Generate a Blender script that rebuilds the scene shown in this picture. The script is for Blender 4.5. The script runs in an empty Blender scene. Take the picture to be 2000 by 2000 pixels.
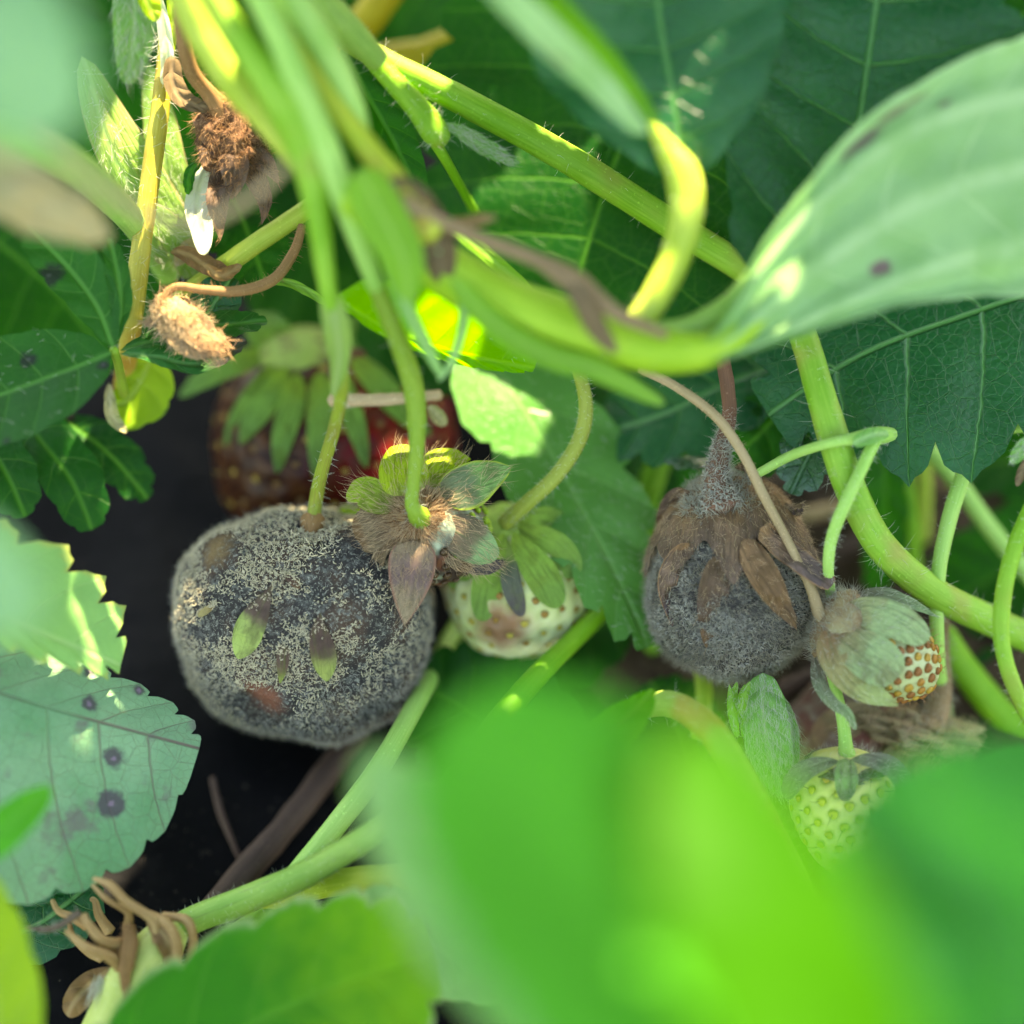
import bpy, math, random
import numpy as np
from mathutils import Vector, Matrix, noise as mnoise

SC = bpy.context.scene
COL = SC.collection
# One Blender unit is one centimetre here (a close-up about 13 cm wide).
SC.unit_settings.system = 'METRIC'
SC.unit_settings.scale_length = 0.01

# ------------------------------------------------------------------ camera
PITCH = math.radians(55)                      # looking down at the bed
DIST = 28.0                                   # lens to plane of focus
PPC = 156.25                                  # photograph pixels per cm in the plane of focus
FOC = np.array([0.0, 0.0, 3.96])              # centre of the plane of focus
RX = np.array([1.0, 0, 0])
RU = np.array([0, math.sin(PITCH), math.cos(PITCH)])
RB = np.array([0, -math.cos(PITCH), math.sin(PITCH)])
ROT = np.stack([RX, RU, RB], axis=1)
cam_d = bpy.data.cameras.new('camera')
cam = bpy.data.objects.new('camera', cam_d)
COL.objects.link(cam)
cam.location = FOC + RB * DIST
cam.rotation_euler = (math.radians(90) - PITCH, 0, 0)
cam_d.sensor_width = 36
cam_d.lens = 36 * DIST / (2000 / PPC)
cam_d.clip_start = 0.5
cam_d.clip_end = 20000
cam_d.dof.use_dof = True
cam_d.dof.focus_distance = DIST + 0.40
cam_d.dof.aperture_fstop = cam_d.lens * 1e-3 / 2.0 / 0.92    # lens opening of radius 0.92 cm
cam_d.dof.aperture_blades = 0
SC.camera = cam

# ------------------------------------------------------------------ light
SUN_CAM = np.array([0.22, 0.90, 0.26]); SUN_CAM /= np.linalg.norm(SUN_CAM)
SUN_W = ROT @ SUN_CAM                          # direction towards the sun
elev = math.asin(SUN_W[2]); azim = math.atan2(SUN_W[0], SUN_W[1])
wd = bpy.data.worlds.new('World'); SC.world = wd; wd.use_nodes = True
nt = wd.node_tree; nt.nodes.clear()
sky = nt.nodes.new('ShaderNodeTexSky'); sky.sky_type = 'NISHITA'; sky.sun_disc = False
sky.sun_elevation = elev; sky.sun_rotation = azim
bg = nt.nodes.new('ShaderNodeBackground'); bg.inputs['Strength'].default_value = 0.15
wo = nt.nodes.new('ShaderNodeOutputWorld')
nt.links.new(sky.outputs[0], bg.inputs['Color']); nt.links.new(bg.outputs[0], wo.inputs['Surface'])
sl = bpy.data.lights.new('sun', 'SUN'); sl.energy = 5.0; sl.angle = math.radians(0.5); sl.color = (1, 0.94, 0.82)
so = bpy.data.objects.new('sun', sl); COL.objects.link(so)
so.rotation_euler = Vector(SUN_W).to_track_quat('Z', 'Y').to_euler()
so.location = FOC + SUN_W * 60
SC.view_settings.view_transform = 'Standard'
SC.view_settings.look = 'None'
SC.view_settings.gamma = 1.0
SC.view_settings.use_curve_mapping = False
SC.view_settings.exposure = 2.8
SC.view_settings.use_white_balance = True          # the camera was balanced for open shade
SC.view_settings.white_balance_temperature = 9500
SC.view_settings.white_balance_tint = 10
SC.render.engine = 'CYCLES'
SC.cycles.max_bounces = 6
SC.cycles.diffuse_bounces = 3
SC.cycles.glossy_bounces = 2
SC.cycles.transmission_bounces = 4
SC.cycles.transparent_max_bounces = 4
SC.cycles.sample_clamp_indirect = 6
SC.cycles.use_adaptive_sampling = True
SC.cycles.adaptive_threshold = 0.02

rng = np.random.default_rng(11)
random.seed(5)

# ------------------------------------------------------------------ space helpers
# Work space: x right, y up, z towards the camera, origin in the middle of the plane of focus, cm.
def P(px, py, z=0.0):
    k = (DIST - z) / DIST / PPC
    return np.array([(px - 1000) * k, (1000 - py) * k, z])
def SZ(r, z=0.0):                              # photograph pixels -> cm at depth z
    return r * (DIST - z) / DIST / PPC
def toW(V):
    return FOC + np.asarray(V, float) @ ROT.T
def unit(v):
    v = np.asarray(v, float); n = np.linalg.norm(v, axis=-1, keepdims=True)
    return v / np.maximum(n, 1e-9)
def catmull(pts, n):
    pts = np.asarray(pts, float)
    p = np.vstack([2 * pts[0] - pts[1], pts, 2 * pts[-1] - pts[-2]])
    out = []
    m = len(pts) - 1
    t = np.linspace(0, m, n)
    for q in t:
        i = min(int(q), m - 1); f = q - i
        a, b, c, d = p[i], p[i + 1], p[i + 2], p[i + 3]
        out.append(0.5 * ((2 * b) + (c - a) * f + (2 * a - 5 * b + 4 * c - d) * f * f + (3 * b - a - 3 * c + d) * f ** 3))
    return np.array(out)
def nz(p, s=1.0, seed=0.0):
    return mnoise.noise(Vector((p[0] * s + seed, p[1] * s - seed * 0.7, p[2] * s + seed * 1.3)))

# ------------------------------------------------------------------ objects
class Thing:
    def __init__(s, name, label, cat, base, group=None):
        s.base = toW(base)
        o = bpy.data.objects.new(name, None); o.empty_display_size = 0.3
        COL.objects.link(o); o.location = s.base
        o['label'] = label; o['category'] = cat
        if group: o['group'] = group
        s.o = o
def build(name, V, F, mat, parent=None, thing=None, uvs=None, smooth=True, kind=None):
    """One mesh object.  V in work space, F list/array of faces."""
    base = thing.base if thing is not None else np.zeros(3)
    W = toW(V) - base
    me = bpy.data.meshes.new(name)
    F = [tuple(int(i) for i in f) for f in F] if not isinstance(F, np.ndarray) else F
    if isinstance(F, np.ndarray):
        n, k = F.shape
        me.vertices.add(len(W)); me.vertices.foreach_set('co', W.astype(np.float32).ravel())
        me.loops.add(n * k); me.loops.foreach_set('vertex_index', F.astype(np.int32).ravel())
        me.polygons.add(n)
        me.polygons.foreach_set('loop_start', np.arange(0, n * k, k, dtype=np.int32))
        me.polygons.foreach_set('loop_total', np.full(n, k, dtype=np.int32))
        me.update(calc_edges=True)
    else:
        me.from_pydata([tuple(v) for v in W], [], F)
    if uvs:
        li = np.empty(len(me.loops), dtype=np.int32); me.loops.foreach_get('vertex_index', li)
        for un, arr in uvs.items():
            u = me.uv_layers.new(name=un)
            u.data.foreach_set('uv', np.asarray(arr, dtype=np.float32)[li].ravel())
    if smooth:
        me.polygons.foreach_set('use_smooth', np.ones(len(me.polygons), dtype=bool))
    me.materials.append(mat)
    o = bpy.data.objects.new(name, me); COL.objects.link(o)
    if parent is not None: o.parent = parent
    elif thing is not None: o.parent = thing.o
    if kind: o['kind'] = kind
    o_V[o.name] = (np.asarray(V, float), F)
    return o
o_V = {}
def grid_faces(r, c, wrap=False):
    i = np.arange(r - 1)[:, None]; j = np.arange(c if wrap else c - 1)[None, :]
    a = i * c + j; b = i * c + (j + 1) % c
    return np.stack([a, b, b + c, a + c], axis=-1).reshape(-1, 4)
def sample(V, F, n, facing=None):
    """n random points on quads/tris: positions, normals"""
    F = np.asarray(F)
    T = np.vstack([F[:, [0, 1, 2]], F[:, [0, 2, 3]]]) if F.shape[1] == 4 else F
    a, b, c = V[T[:, 0]], V[T[:, 1]], V[T[:, 2]]
    cr = np.cross(b - a, c - a); ar = np.linalg.norm(cr, axis=1)
    k = rng.choice(len(T), n, p=ar / ar.sum())
    r1 = np.sqrt(rng.random(n))[:, None]; r2 = rng.random(n)[:, None]
    p = a[k] * (1 - r1) + b[k] * r1 * (1 - r2) + c[k] * r1 * r2
    N = unit(cr[k])
    if facing is not None:
        s = np.sign(np.sum(N * facing, axis=1, keepdims=True)); s[s == 0] = 1
        N = N * s
    return p, N

# ------------------------------------------------------------------ materials
def newmat(name):
    m = bpy.data.materials.new(name); m.use_nodes = True
    m.node_tree.nodes.clear()
    return m
class NT:
    def __init__(s, m): s.t = m.node_tree
    def n(s, typ, **kw):
        d = s.t.nodes.new(typ)
        for k, v in kw.items():
            if k.startswith('_'): setattr(d, k[1:], v)
            else:
                key = int(k[1:]) if k[0] == 'i' and k[1:].isdigit() else k.replace('__', ' ')
                s.set(d.inputs[key], v)
        return d
    def set(s, sock, v):
        if isinstance(v, bpy.types.NodeSocket): s.t.links.new(v, sock)
        elif hasattr(v, 'outputs'): s.t.links.new(v.outputs[0], sock)
        else:
            if sock.type == 'RGBA' and len(v) == 3: v = (*v, 1)
            sock.default_value = v
    def math(s, op, a, b=0.0, c=0.0, clamp=False):
        d = s.n('ShaderNodeMath', _operation=op, i0=a, i1=b, i2=c); d.use_clamp = clamp
        return d.outputs[0]
    def mix(s, f, a, b, mode='MIX'):
        d = s.t.nodes.new('ShaderNodeMix'); d.data_type = 'RGBA'; d.blend_type = mode
        s.set(d.inputs[0], f); s.set(d.inputs[6], a); s.set(d.inputs[7], b)
        return d.outputs[2]
    def ss(s, x, lo, hi, a=0.0, b=1.0):
        d = s.t.nodes.new('ShaderNodeMapRange'); d.interpolation_type = 'SMOOTHSTEP'
        s.set(d.inputs[0], x); s.set(d.inputs[1], lo); s.set(d.inputs[2], hi); s.set(d.inputs[3], a); s.set(d.inputs[4], b)
        return d.outputs[0]
    def noise(s, vec, scale, detail=3, rough=0.55, dist=0.0):
        return s.n('ShaderNodeTexNoise', Vector=vec, Scale=scale, Detail=detail, Roughness=rough, Distortion=dist).outputs[0]
    def voro(s, vec, scale, feat='DISTANCE_TO_EDGE', rnd=1.0):
        d = s.t.nodes.new('ShaderNodeTexVoronoi'); d.voronoi_dimensions = '2D'; d.feature = feat
        s.set(d.inputs['Vector'], vec); s.set(d.inputs['Scale'], scale); s.set(d.inputs['Randomness'], rnd)
        return d
    def uv(s, name): return s.n('ShaderNodeUVMap', _uv_map=name).outputs[0]
    def xyz(s, v):
        d = s.n('ShaderNodeSeparateXYZ', Vector=v); return d.outputs
    def comb(s, x, y, z=0.0): return s.n('ShaderNodeCombineXYZ', X=x, Y=y, Z=z).outputs[0]
    def bump(s, h, strength=0.4, dist=0.03):
        return s.n('ShaderNodeBump', Strength=strength, Distance=dist, Height=h).outputs[0]
    def out(s, col, rough=0.5, normal=None, trans=None, tfac=0.0, spec=0.25, sss=0.0, sssr=(0.1, 0.05, 0.03), sheen=0.0, coat=0.0):
        b = s.n('ShaderNodeBsdfPrincipled'); s.set(b.inputs['Base Color'], col); s.set(b.inputs['Roughness'], rough)
        b.inputs['Specular IOR Level'].default_value = spec
        if sss:
            b.inputs['Subsurface Weight'].default_value = sss; b.inputs['Subsurface Radius'].default_value = sssr
            b.inputs['Subsurface Scale'].default_value = 1.0
        if sheen: b.inputs['Sheen Weight'].default_value = sheen
        if coat: b.inputs['Coat Weight'].default_value = coat; b.inputs['Coat Roughness'].default_value = 0.25
        if normal is not None: s.set(b.inputs['Normal'], normal)
        o = s.t.nodes.new('ShaderNodeOutputMaterial')
        if tfac:
            t = s.n('ShaderNodeBsdfTranslucent'); s.set(t.inputs['Color'], trans)
            if normal is not None: s.set(t.inputs['Normal'], normal)
            mx = s.n('ShaderNodeMixShader'); s.set(mx.inputs[0], tfac)
            s.t.links.new(b.outputs[0], mx.inputs[1]); s.t.links.new(t.outputs[0], mx.inputs[2])
            s.t.links.new(mx.outputs[0], o.inputs[0])
        else:
            s.t.links.new(b.outputs[0], o.inputs[0])

MC = {}
def leaf_mat(name, col, vein, trans, tfac=0.35, rough=0.38, ret=0.35, latw=0.022, spots=0.0, spotcol=(0.05, 0.03, 0.04),
             margin=None, blotch=None, veinamt=0.7, spec=0.16, ribs=0, rscale=7.0, bumpS=0.5, tip=None, tipx=(0.6, 0.95), purple=None, midw=0.05, marks=(), stain=None):
    if name in MC: return MC[name]
    m = newmat(name); g = NT(m)
    V = g.xyz(g.uv('vein')); Fl = g.uv('flat'); FX = g.xyz(Fl); Pa = g.xyz(g.uv('par'))
    rndv = g.n('ShaderNodeObjectInfo').outputs['Random']
    off = g.n('ShaderNodeVectorMath', _operation='ADD', i0=Fl, i1=g.comb(g.math('MULTIPLY', rndv, 37.0), g.math('MULTIPLY', rndv, 91.0))).outputs[0]
    wob = g.noise(off, 3.0, 2)
    dx = g.math('PINGPONG', g.math('ADD', V[0], g.math('MULTIPLY', g.math('SUBTRACT', wob, 0.5), 0.10)), 0.5)
    av = g.math('ABSOLUTE', V[1])
    wv = g.math('MULTIPLY_ADD', av, -0.5 * latw * 2.2, latw * 2.2)
    lat = g.ss(dx, 0.0, wv, 1.0, 0.0)
    mid = g.ss(g.math('ABSOLUTE', FX[1]), midw * 0.24, midw, 1.0, 0.0)
    v1 = g.voro(off, rscale, rnd=0.95).outputs['Distance']
    v2 = g.voro(off, rscale * 0.36, rnd=0.9).outputs['Distance']
    r1 = g.ss(v1, 0.0, 0.055, 1.0, 0.0); r2 = g.ss(v2, 0.0, 0.022, 1.0, 0.0)
    retm = g.math('MAXIMUM', g.math('MULTIPLY', r1, ret * 0.55), g.math('MULTIPLY', r2, ret))
    vm = g.math('MAXIMUM', g.math('MAXIMUM', mid, g.math('MULTIPLY', lat, 0.85)), retm)
    if ribs: vm = g.math('MAXIMUM', vm, g.ss(g.math('PINGPONG', g.math('MULTIPLY', Pa[1], ribs), 0.5), 0.0, 0.22, 1.0, 0.0))
    big = g.noise(off, 0.9, 2); fine = g.noise(off, 14.0, 2)
    c = g.mix(g.math('MULTIPLY', g.ss(big, 0.3, 0.7), 0.7), col, [x * y for x, y in zip(col, (0.62, 0.72, 0.7))])
    if blotch is not None:
        c = g.mix(g.ss(g.noise(off, 0.55, 3), 0.45, 0.68), c, blotch)
    c = g.mix(g.math('MULTIPLY', fine, 0.25), c, [min(1, x * 1.7) for x in col])
    vcol = vein
    if purple is not None:
        vcol = g.mix(g.ss(g.noise(off, 0.5, 2), 0.34, 0.55), vein, purple)
    c = g.mix(g.math('MULTIPLY', vm, veinamt), c, vcol)
    if tip is not None:
        tx = g.math('ADD', Pa[0], g.math('MULTIPLY', g.math('SUBTRACT', g.noise(off, 3.0, 3), 0.5), 0.35))
        c = g.mix(g.ss(tx, *tipx), c, tip)
    if margin is not None:
        c = g.mix(g.ss(g.math('ADD', av, g.math('MULTIPLY', g.math('SUBTRACT', fine, 0.5), 0.12)), 0.90, 1.0), c, margin)
    if stain is not None:
        c = g.mix(g.math('MULTIPLY', g.ss(g.noise(off, stain[1], 4, 0.6), stain[2], stain[3]), stain[4]), c, stain[0])
    for mx_, my_, rx_, ry_, mc_ in marks:
        ex = g.math('DIVIDE', g.math('SUBTRACT', Pa[0], mx_), rx_); ey = g.math('DIVIDE', g.math('SUBTRACT', Pa[1], my_), ry_)
        dd = g.math('SQRT', g.math('ADD', g.math('MULTIPLY', ex, ex), g.math('MULTIPLY', ey, ey)))
        c = g.mix(g.math('MULTIPLY', g.ss(g.math('ADD', dd, g.math('MULTIPLY', g.math('SUBTRACT', g.noise(off, 5.0, 3), 0.5), 1.1)), 0.55, 1.1, 1.0, 0.0), 0.85), c, mc_)
    tcol = trans
    if spots:
        d = g.voro(off, 1.5, 'F1'); dist = g.math('ADD', d.outputs['Distance'], g.math('MULTIPLY', g.math('SUBTRACT', g.noise(off, 5.0, 3), 0.5), 0.34))
        gate = g.math('LESS_THAN', g.xyz(d.outputs['Color'])[0], spots)
        rad = g.math('MULTIPLY_ADD', g.math('POWER', g.xyz(d.outputs['Color'])[1], 2.0), 0.26, 0.06)
        halo = g.math('MULTIPLY', g.math('MULTIPLY', g.ss(g.math('SUBTRACT', dist, rad), -0.05, 0.07, 1.0, 0.0), gate), 0.85)
        c = g.mix(halo, c, spotcol)
        core = g.math('MULTIPLY', g.ss(g.math('SUBTRACT', dist, g.math('MULTIPLY', rad, 0.25)), -0.02, 0.02, 1.0, 0.0), gate)
        c = g.mix(g.math('MULTIPLY', core, 0.6), c, [min(1, x * 4 + 0.02) for x in spotcol])
        tcol = g.mix(halo, trans, spotcol)
    tcol = g.mix(g.math('MULTIPLY', vm, 0.45), tcol, [x * 0.7 + y * 0.5 for x, y in zip(trans, vein)])
    h = g.math('SUBTRACT', g.math('MULTIPLY', g.noise(off, 9.0, 2), 0.6), g.math('MULTIPLY', vm, 0.8))
    rg = g.math('MULTIPLY_ADD', fine, 0.25, rough - 0.1)
    g.out(c, rg, g.bump(h, bumpS, 0.035), tcol, tfac, spec)
    MC[name] = m
    return m
def stem_mat(name, c1, c2, blush=None, rough=0.5, spec=0.22, dark=None, sss=0.0, ridge=True):
    if name in MC: return MC[name]
    m = newmat(name); g = NT(m)
    U = g.uv('flat'); X = g.xyz(U); pos = g.n('ShaderNodeTexCoord').outputs['Object']
    str_ = g.comb(g.math('MULTIPLY', X[0], 0.7), g.math('MULTIPLY', X[1], 9.0))
    a = g.noise(str_, 2.0, 4, 0.6); b = g.noise(pos, 1.1, 3); f = g.noise(pos, 22.0, 2)
    c = g.mix(g.ss(g.math('ADD', g.math('MULTIPLY', a, 0.5), g.math('MULTIPLY', b, 0.5)), 0.35, 0.65), c1, c2)
    if blush is not None: c = g.mix(g.math('MULTIPLY', g.ss(g.noise(pos, 0.7, 3), 0.5, 0.68), 0.75), c, blush)
    if dark is not None: c = g.mix(g.math('MULTIPLY', g.ss(g.noise(str_, 1.4, 4, 0.65), 0.58, 0.7), 0.9), c, dark)
    c = g.mix(g.math('MULTIPLY', g.ss(f, 0.62, 0.75), 0.35), c, [min(1, x * 1.8 + 0.03) for x in c2])
    g.out(c, rough, g.bump(g.math('ADD', g.math('MULTIPLY', a, 0.8), g.math('MULTIPLY', f, 0.3)), 0.35, 0.03), spec=spec, sss=sss, sssr=(0.05, 0.08, 0.015))
    MC[name] = m
    return m
def rough_mat(name, c1, c2, c3, s1=2.0, s2=12.0, rough=0.85, bump=0.6, bd=0.04, trans=None, tfac=0.0, spec=0.2, sheen=0.0, lo=0.38, hi=0.62):
    if name in MC: return MC[name]
    m = newmat(name); g = NT(m); pos = g.n('ShaderNodeTexCoord').outputs['Object']
    a = g.noise(pos, s1, 4, 0.6); b = g.noise(pos, s2, 4, 0.65, 0.4)
    c = g.mix(g.ss(a, lo, hi), c1, c2); c = g.mix(g.math('MULTIPLY', g.ss(b, 0.48, 0.68), 0.8), c, c3)
    g.out(c, rough, g.bump(g.math('ADD', a, b), bump, bd), trans, tfac, spec, sheen=sheen)
    MC[name] = m
    return m
def hair_mat(name, col, tfac=0.3, rough=0.4):
    if name in MC: return MC[name]
    m = newmat(name); g = NT(m); pos = g.n('ShaderNodeTexCoord').outputs['Object']
    c = g.mix(g.noise(pos, 6.0, 2), [x * 0.7 for x in col], [min(1, x * 1.25) for x in col])
    g.out(c, rough, None, [min(1, x * 1.1) for x in col], tfac, 0.4)
    MC[name] = m
    return m
def sepal_mat(name, stops, edge=None, tfac=0.25, dark=(0.03, 0.02, 0.015), rough=0.6):
    """stops: (position along the sepal, colour)"""
    if name in MC: return MC[name]
    m = newmat(name); g = NT(m)
    Fl = g.uv('flat'); Pa = g.xyz(g.uv('par')); X = g.xyz(Fl)
    rndv = g.n('ShaderNodeObjectInfo').outputs['Random']
    off = g.n('ShaderNodeVectorMath', _operation='ADD', i0=Fl, i1=g.comb(g.math('MULTIPLY', rndv, 37.0), g.math('MULTIPLY', rndv, 91.0))).outputs[0]
    n1 = g.noise(off, 4.0, 4)
    fib = g.noise(g.n('ShaderNodeVectorMath', _operation='MULTIPLY', i0=off, i1=(2.0, 22.0, 1.0)).outputs[0], 1.0, 3, 0.6)
    t = g.math('ADD', Pa[0], g.math('MULTIPLY', g.math('SUBTRACT', n1, 0.5), 0.45))
    c = stops[0][1]
    for (p0, _), (p1, c1) in zip(stops[:-1], stops[1:]):
        c = g.mix(g.ss(t, p0, p1), c, c1)
    c = g.mix(g.math('MULTIPLY', g.ss(fib, 0.48, 0.66), 0.55), c, [x * 0.35 for x in stops[-1][1]])
    c = g.mix(g.math('MULTIPLY', g.ss(g.noise(off, 2.2, 4, 0.6), 0.5, 0.65), 0.5), c, [x * 0.5 for x in stops[0][1]])
    r = g.voro(off, 9.0).outputs['Distance']
    c = g.mix(g.math('MULTIPLY', g.ss(r, 0.0, 0.06, 1.0, 0.0), 0.25), c, dark)
    if edge is not None: c = g.mix(g.ss(g.math('ABSOLUTE', Pa[1]), 0.8, 0.98), c, edge)
    tc = g.mix(0.5, c, stops[-1][1])
    g.out(c, rough, g.bump(g.math('ADD', fib, n1), 0.8, 0.05), tc, tfac, 0.2)
    MC[name] = m
    return m

# ------------------------------------------------------------------ shapes
def tube_mesh(pts, ring=10, seg=9, wob=0.05, flat=1.0, seed=0.0, cap=True):
    """pts: (px, py, z, radius px)"""
    pos = np.array([P(p[0], p[1], p[2]) for p in pts]); rad = np.array([[SZ(p[3], p[2])] for p in pts])
    n = max(6, (len(pts) - 1) * seg)
    c = catmull(np.hstack([pos, rad]), n)
    C = c[:, :3]; R = np.maximum(c[:, 3], 0.004)
    T = unit(np.gradient(C, axis=0))
    ref = np.array([0.0, 0.0, 1.0])
    A = unit(np.cross(T, ref + 1e-4)); B = np.cross(A, T)
    s = np.concatenate([[0], np.cumsum(np.linalg.norm(np.diff(C, axis=0), axis=1))])
    th = np.linspace(0, 2 * math.pi, ring, endpoint=False)
    V = []; UV = []
    for i in range(n):
        for j in range(ring):
            w = 1 + wob * nz((s[i] * 1.7, math.cos(th[j]) * 0.8, math.sin(th[j]) * 0.8), 1.0, seed) + wob * 0.5 * nz((s[i] * 6, j, 0), 1.0, seed)
            V.append(C[i] + R[i] * w * (math.cos(th[j]) * A[i] + math.sin(th[j]) * flat * B[i]))
            UV.append((s[i], abs(j / ring - 0.5) * 2))
    F = [tuple(f) for f in grid_faces(n, ring, True)]
    if cap:
        for i, sg in ((0, -1), (n - 1, 1)):
            k = len(V); V.append(C[i] + T[i] * sg * R[i] * 0.5); UV.append((s[i], 0.5))
            for j in range(ring):
                f = (i * ring + j, i * ring + (j + 1) % ring, k)
                F.append(f if sg > 0 else f[::-1])
    return np.array(V), F, np.array(UV), C, R, T, n, ring
def hair_mesh(roots, dirs, length, radius, bend=0.35, seg=3):
    """thin tapering three-sided hairs as one mesh"""
    n = len(roots); D = unit(dirs)
    length = np.broadcast_to(np.asarray(length, float), (n,)); radius = np.broadcast_to(np.asarray(radius, float), (n,))
    side = unit(np.cross(D, rng.normal(size=(n, 3))))
    side2 = np.cross(D, side)
    bd = unit(rng.normal(size=(n, 3))); bd = bd - np.sum(bd * D, axis=1, keepdims=True) * D
    V = np.zeros((n, seg * 3 + 1, 3)); th = [0, 2.0944, 4.18879]
    for k in range(seg + 1):
        t = k / seg
        c = roots + D * (length * t)[:, None] + bd * (bend * length * t * t)[:, None]
        if k == seg: V[:, seg * 3] = c
        else:
            r = radius * (1 - 0.75 * t)
            for j in range(3):
                V[:, k * 3 + j] = c + (side * math.cos(th[j]) + side2 * math.sin(th[j])) * r[:, None]
    f = []
    for k in range(seg - 1):
        for j in range(3):
            a, b = k * 3 + j, k * 3 + (j + 1) % 3
            f += [(a, b, b + 3), (a, b + 3, a + 3)]
    k = (seg - 1) * 3
    for j in range(3): f.append((k + j, k + (j + 1) % 3, seg * 3))
    f = np.array(f)
    F = (f[None] + (np.arange(n) * (seg * 3 + 1))[:, None, None]).reshape(-1, 3)
    return V.reshape(-1, 3), F
def worm_mesh(roots, N, length, radius, lift=0.5, seg=3):
    """short crooked threads lying on a surface (mould)"""
    n = len(roots)
    t = unit(np.cross(N, rng.normal(size=(n, 3))))
    L = np.broadcast_to(np.asarray(length, float), (n,)) / seg
    V = np.zeros((n, (seg + 1) * 3, 3)); c = roots + N * radius * 0.6
    d = unit(t + N * lift * rng.random((n, 1)))
    for k in range(seg + 1):
        s1 = unit(np.cross(d, N + 1e-3)); s2 = np.cross(d, s1)
        r = np.broadcast_to(radius, (n,)) * (0.75 if k in (0, seg) else 1.0) * (0.8 + 0.4 * rng.random(n))
        for j, a in enumerate((0.3, 2.39, 4.49)):
            V[:, k * 3 + j] = c + (s1 * math.cos(a) + s2 * math.sin(a)) * r[:, None]
        d = unit(d + rng.normal(size=(n, 3)) * 0.75 + N * (rng.random((n, 1)) - 0.45) * lift)
        c = c + d * L[:, None]
    f = []
    for k in range(seg):
        for j in range(3):
            a, b = k * 3 + j, k * 3 + (j + 1) % 3
            f += [(a, b, b + 3), (a, b + 3, a + 3)]
    f += [(0, 2, 1), (seg * 3, seg * 3 + 1, seg * 3 + 2)]
    f = np.array(f)
    F = (f[None] + (np.arange(n) * ((seg + 1) * 3))[:, None, None]).reshape(-1, 3)
    return V.reshape(-1, 3), F
def leaf_mesh(mid, wl, wr, n0=(0, 0.3, 1), n1=None, nv=8, tooth=0.5, skew=0.7, shape=(0.75, 0.5), fold=(0.0, 0.0), curl=(0.0, 0.0),
              quilt=0.03, wave=0.05, crumple=0.0, seed=0.0, nc=10, rp=6, mucro=0.25, ribs=(0, 0.0)):
    pos = np.array([P(*p) for p in mid]); zc = pos[len(pos) // 2][2]
    C = catmull(pos, 160)
    s = np.concatenate([[0], np.cumsum(np.linalg.norm(np.diff(C, axis=0), axis=1))]); L = s[-1]
    sp = np.linspace(0, 1, 90); C = np.stack([np.interp(sp * L, s, C[:, k]) for k in range(3)], 1)
    T = unit(np.gradient(C, axis=0))
    n1 = n0 if n1 is None else n1
    N = unit(np.array(n0)[None] * (1 - sp[:, None]) + np.array(n1)[None] * sp[:, None])
    N = unit(N - np.sum(N * T, axis=1, keepdims=True) * T)
    B = np.cross(N, T)
    a, b = shape; um = a / (a + b); wmx = um ** a * (1 - um) ** b
    wf = lambda u: np.clip(u, 0, 1) ** a * np.clip(1 - u, 0, 1) ** b / wmx
    rows = nv * rp + 1
    u = np.linspace(0, 1, rows); ph = u * nv; phd = np.abs(ph - np.round(ph))
    sc = np.sqrt(np.clip(1 - (2 * phd) ** 2, 0, 1)) + mucro * np.clip(1 - phd / 0.09, 0, 1)
    se = u + skew * u * (1 - u)
    vs = np.concatenate([-np.linspace(1, 0, nc + 1)[:-1], [0], np.linspace(0, 1, nc + 1)[1:]])
    V = np.zeros((rows, 2 * nc + 1, 3)); UVv = np.zeros((rows, 2 * nc + 1, 2)); UVf = UVv.copy(); UVp = UVv.copy()
    Wc = {1: SZ(wl, zc), -1: SZ(wr, zc)}
    sax = np.zeros((rows, 2 * nc + 1)); latx = sax.copy()
    for j, v in enumerate(vs):
        side = 1 if v > 0 else -1; av = abs(v); W = Wc[side]
        me_s, me_l = se * L, wf(se) * W
        dx, dy = me_s - u * L, me_l
        ln = np.sqrt(dx * dx + dy * dy) + 1e-6
        ext = tooth * (L / nv) * 0.5 * (sc - 0.75) * np.clip((av - 0.55) / 0.45, 0, 1) ** 1.5 * np.clip(ln / (0.25 * W + 1e-6), 0, 1)
        f = av + ext / ln
        cv = 0.10 * np.sin(av * math.pi) * ln                       # veins arch a little
        sax[:, j] = u * L + dx * f - cv * 0.3; latx[:, j] = side * (dy * f + cv * 0.5 * (dy / ln))
        UVv[:, j] = np.stack([ph, np.full(rows, v)], 1)
    UVf[..., 0] = sax; UVf[..., 1] = latx; UVp[..., 0] = sax / L; UVp[..., 1] = vs[None]
    q = np.clip(sax / L, 0, 1.06)
    idx = np.clip(q, 0, 1) * 89; i0 = np.clip(idx.astype(int), 0, 88); fr = (idx - i0)[..., None]
    M = C[i0] * (1 - fr) + C[i0 + 1] * fr; TT = unit(T[i0] * (1 - fr) + T[i0 + 1] * fr)
    NN = unit(N[i0] * (1 - fr) + N[i0 + 1] * fr); BB = unit(B[i0] * (1 - fr) + B[i0 + 1] * fr)
    M = M + TT * (np.clip(q - 1, 0, 1) * L)[..., None]
    for sgn, k in ((1, 0), (-1, 1)):
        msk = (latx > 0) if sgn > 0 else (latx <= 0)
        l = np.abs(latx); kap = curl[k] if abs(curl[k]) > 1e-4 else 1e-4; fo = fold[k]
        x = np.sin(kap * l + fo) / kap - math.sin(fo) / kap
        y = -(np.cos(kap * l + fo) - math.cos(fo)) / kap
        pos_ = M + BB * (sgn * x)[..., None] + NN * y[..., None]
        V[msk] = pos_[msk]
    bul = (np.sin(np.clip(2 * phd, 0, 1) * math.pi / 2)[:, None] - 0.5) * np.clip(np.abs(vs) * 3, 0, 1)[None] * (1 - 0.3 * np.abs(vs)[None])
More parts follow.
